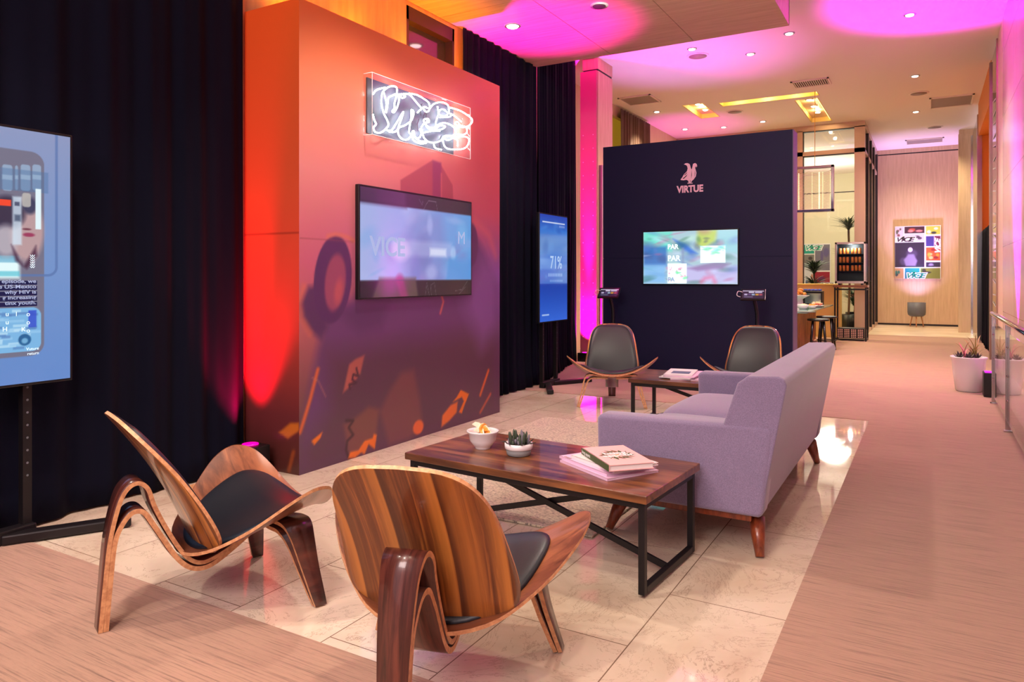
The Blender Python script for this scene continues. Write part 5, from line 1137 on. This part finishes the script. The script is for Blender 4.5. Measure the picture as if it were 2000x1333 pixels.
nb.build('blue_napkins', mat('blue_cloth', rgb(60, 84, 190), .6), cd)
# plants by the fridge
def palm(x, y, s, label, pot=True, n=60):
    t = thing('potted_palm', label, 'potted plant', (x, y, .004)); MB().lathe([(.13, 0), (.15, .02), (.18, .42), (.165, .42), (.16, .38), (.001, .37)], n=28).build('pot', M['metal'], t)
    MB().tube(catmull([(0, 0, .36), (.02, 0, .36 + .4 * s), (0, .0, .36 + .96 * s)], 5), .022, 8).build('trunk', M['brownprint'], t)
    g = None
    for k, (zz, nn) in enumerate(((.95, n), (.6, n // 2))):
        blades(nn * 2, int(x * 10) + k + 40, (0, 0), .1, .42, .5, M['plant'], 'foliage', t, .02, .36 + zz * s)
    return t
palm(-1.52, 17.25, 2.0, 'tall spiky palm rising behind the drinks fridge'); palm(-1.50, 18.3, .35, 'lower leafy palm seen through the open fridge stand')
palm(-2.25, 17.5, 1.0, 'dense green palm left of the drinks fridge', n=90)
# hanging chrome frame with strings of beads
pc = onY(1594, 368, 13.6); hl = thing('pendant_lamp', 'square chrome pendant frame strung with rows of glittering beads', 'pendant lamp', (pc[0] - .12, 13.6, pc[2]), .0)
a0 = onY(1629, 322, 13.6); a1 = onY(1629, 413, 13.6); hw_ = a0[0] - (pc[0] - .12); zt_, zb_ = a0[2] - pc[2], a1[2] - pc[2]; f = .045
MB().box((-hw_, -.05, zt_ - f), (hw_, .05, zt_)).box((-hw_, -.05, zb_), (hw_, .05, zb_ + f)).box((-hw_, -.05, zb_), (-hw_ + f, .05, zt_)).box((hw_ - f, -.05, zb_), (hw_, .05, zt_)).build('frame', M['chrome'], hl, .004)
bd = MB(); N = 26; bm_ = MB()
for k in range(N):
    z = zt_ - .09 - (zt_ - zb_ - .16) * k / N
    pts = [(-hw_ + f + (2 * hw_ - 2 * f) * i / 20, 0, z - .05 * math.sin(PI * ((i * 2 / 20) % 1))) for i in range(21)]; bd.tube(pts, .0035, 5)
    for xx, sz in ((hw_ * .42, .011), (hw_ * .56, .006), (hw_ * .86, .006), (hw_ * .14, .005), (-hw_ * .4, .008)): bm_.lathe([(.001, -sz), (sz * .8, -sz * .5), (sz, 0), (sz * .8, sz * .5), (.001, sz)], (xx, -.015, z - .03), 6)
bd.build('bead_strings', mat('glass_beads', rgb(250, 236, 205), .25), hl); bm_.build('lit_beads', mat('lit_bead', (1, 1, 1), .2, emit=(1, .78, .35), es=2.2), hl)
MB().tube([(.1, 0, zt_), (.1, 0, CEIL - pc[2])], .005, 6).build('cable', mat('gold_cable', rgb(220, 170, 60), .3, .6), hl)
# cable box behind display, small wedge on the floor
tag(MB().box((-3.68, 2.62, .004), (-3.58, 2.72, .05)).build('wooden_block', M['ply'], None, .003), 'small wooden block at the hem of the left curtain', 'block')

# ------------------------------------------------------------------ third level: marks and fittings belong to the part that carries them
def bn(o): return o.name.split('.')[0]
RULES = {'partition': [('bird_emblem', 'panel'), ('feather_line', 'panel'), ('lettering', 'panel')], 'television': [('lettering', 'screen'), ('screen_text', 'screen')],
         'portrait_display': [(k, 'screen') for k in ('caption_band', 'caption_text', 'screen_letter', 'chevron_marks', 'figure')], 'uplight': [('lettering', 'housing'), ('label_stripe', 'housing')],
         'cookbook': [('leaf_print', 'cover'), ('fruit_print', 'cover'), ('title', 'cover'), ('spine_title', 'spine')], 'magazine': [('cover_lettering', 'cover'), ('cover_squiggle', 'cover'), ('cover_picture', 'cover')],
         'poster': [('wordmark', 'print'), ('wordmark_outline', 'print')], 'drinks_fridge': [('door_glass', 'door_frame')], 'tablet_kiosk': [('screen', 'enclosure'), ('cable', 'enclosure')],
         'planter': [('soil', 'pot')], 'potted_palm': [('foliage', 'trunk')], 'crate': [('square_pattern', 'body')], 'food_warmer': [('door', 'cabinet')], 'neon_sign': [('case_edge', 'acrylic_case'), ('wiring', 'backing_plate')],
         'sideboard': [], 'succulent_pot': [('gravel', 'pot_rim'), ('pot_rim', 'pot_base')][:1], 'shell_chair': []}
for root in [o for o in C.objects if o.parent is None and bn(o) in RULES]:
    kids = list(root.children)
    for child, par in RULES[bn(root)]:
        ps = [k for k in kids if bn(k) == par]
        if ps:
            for k in kids:
                if bn(k) == child: k.parent = ps[0]
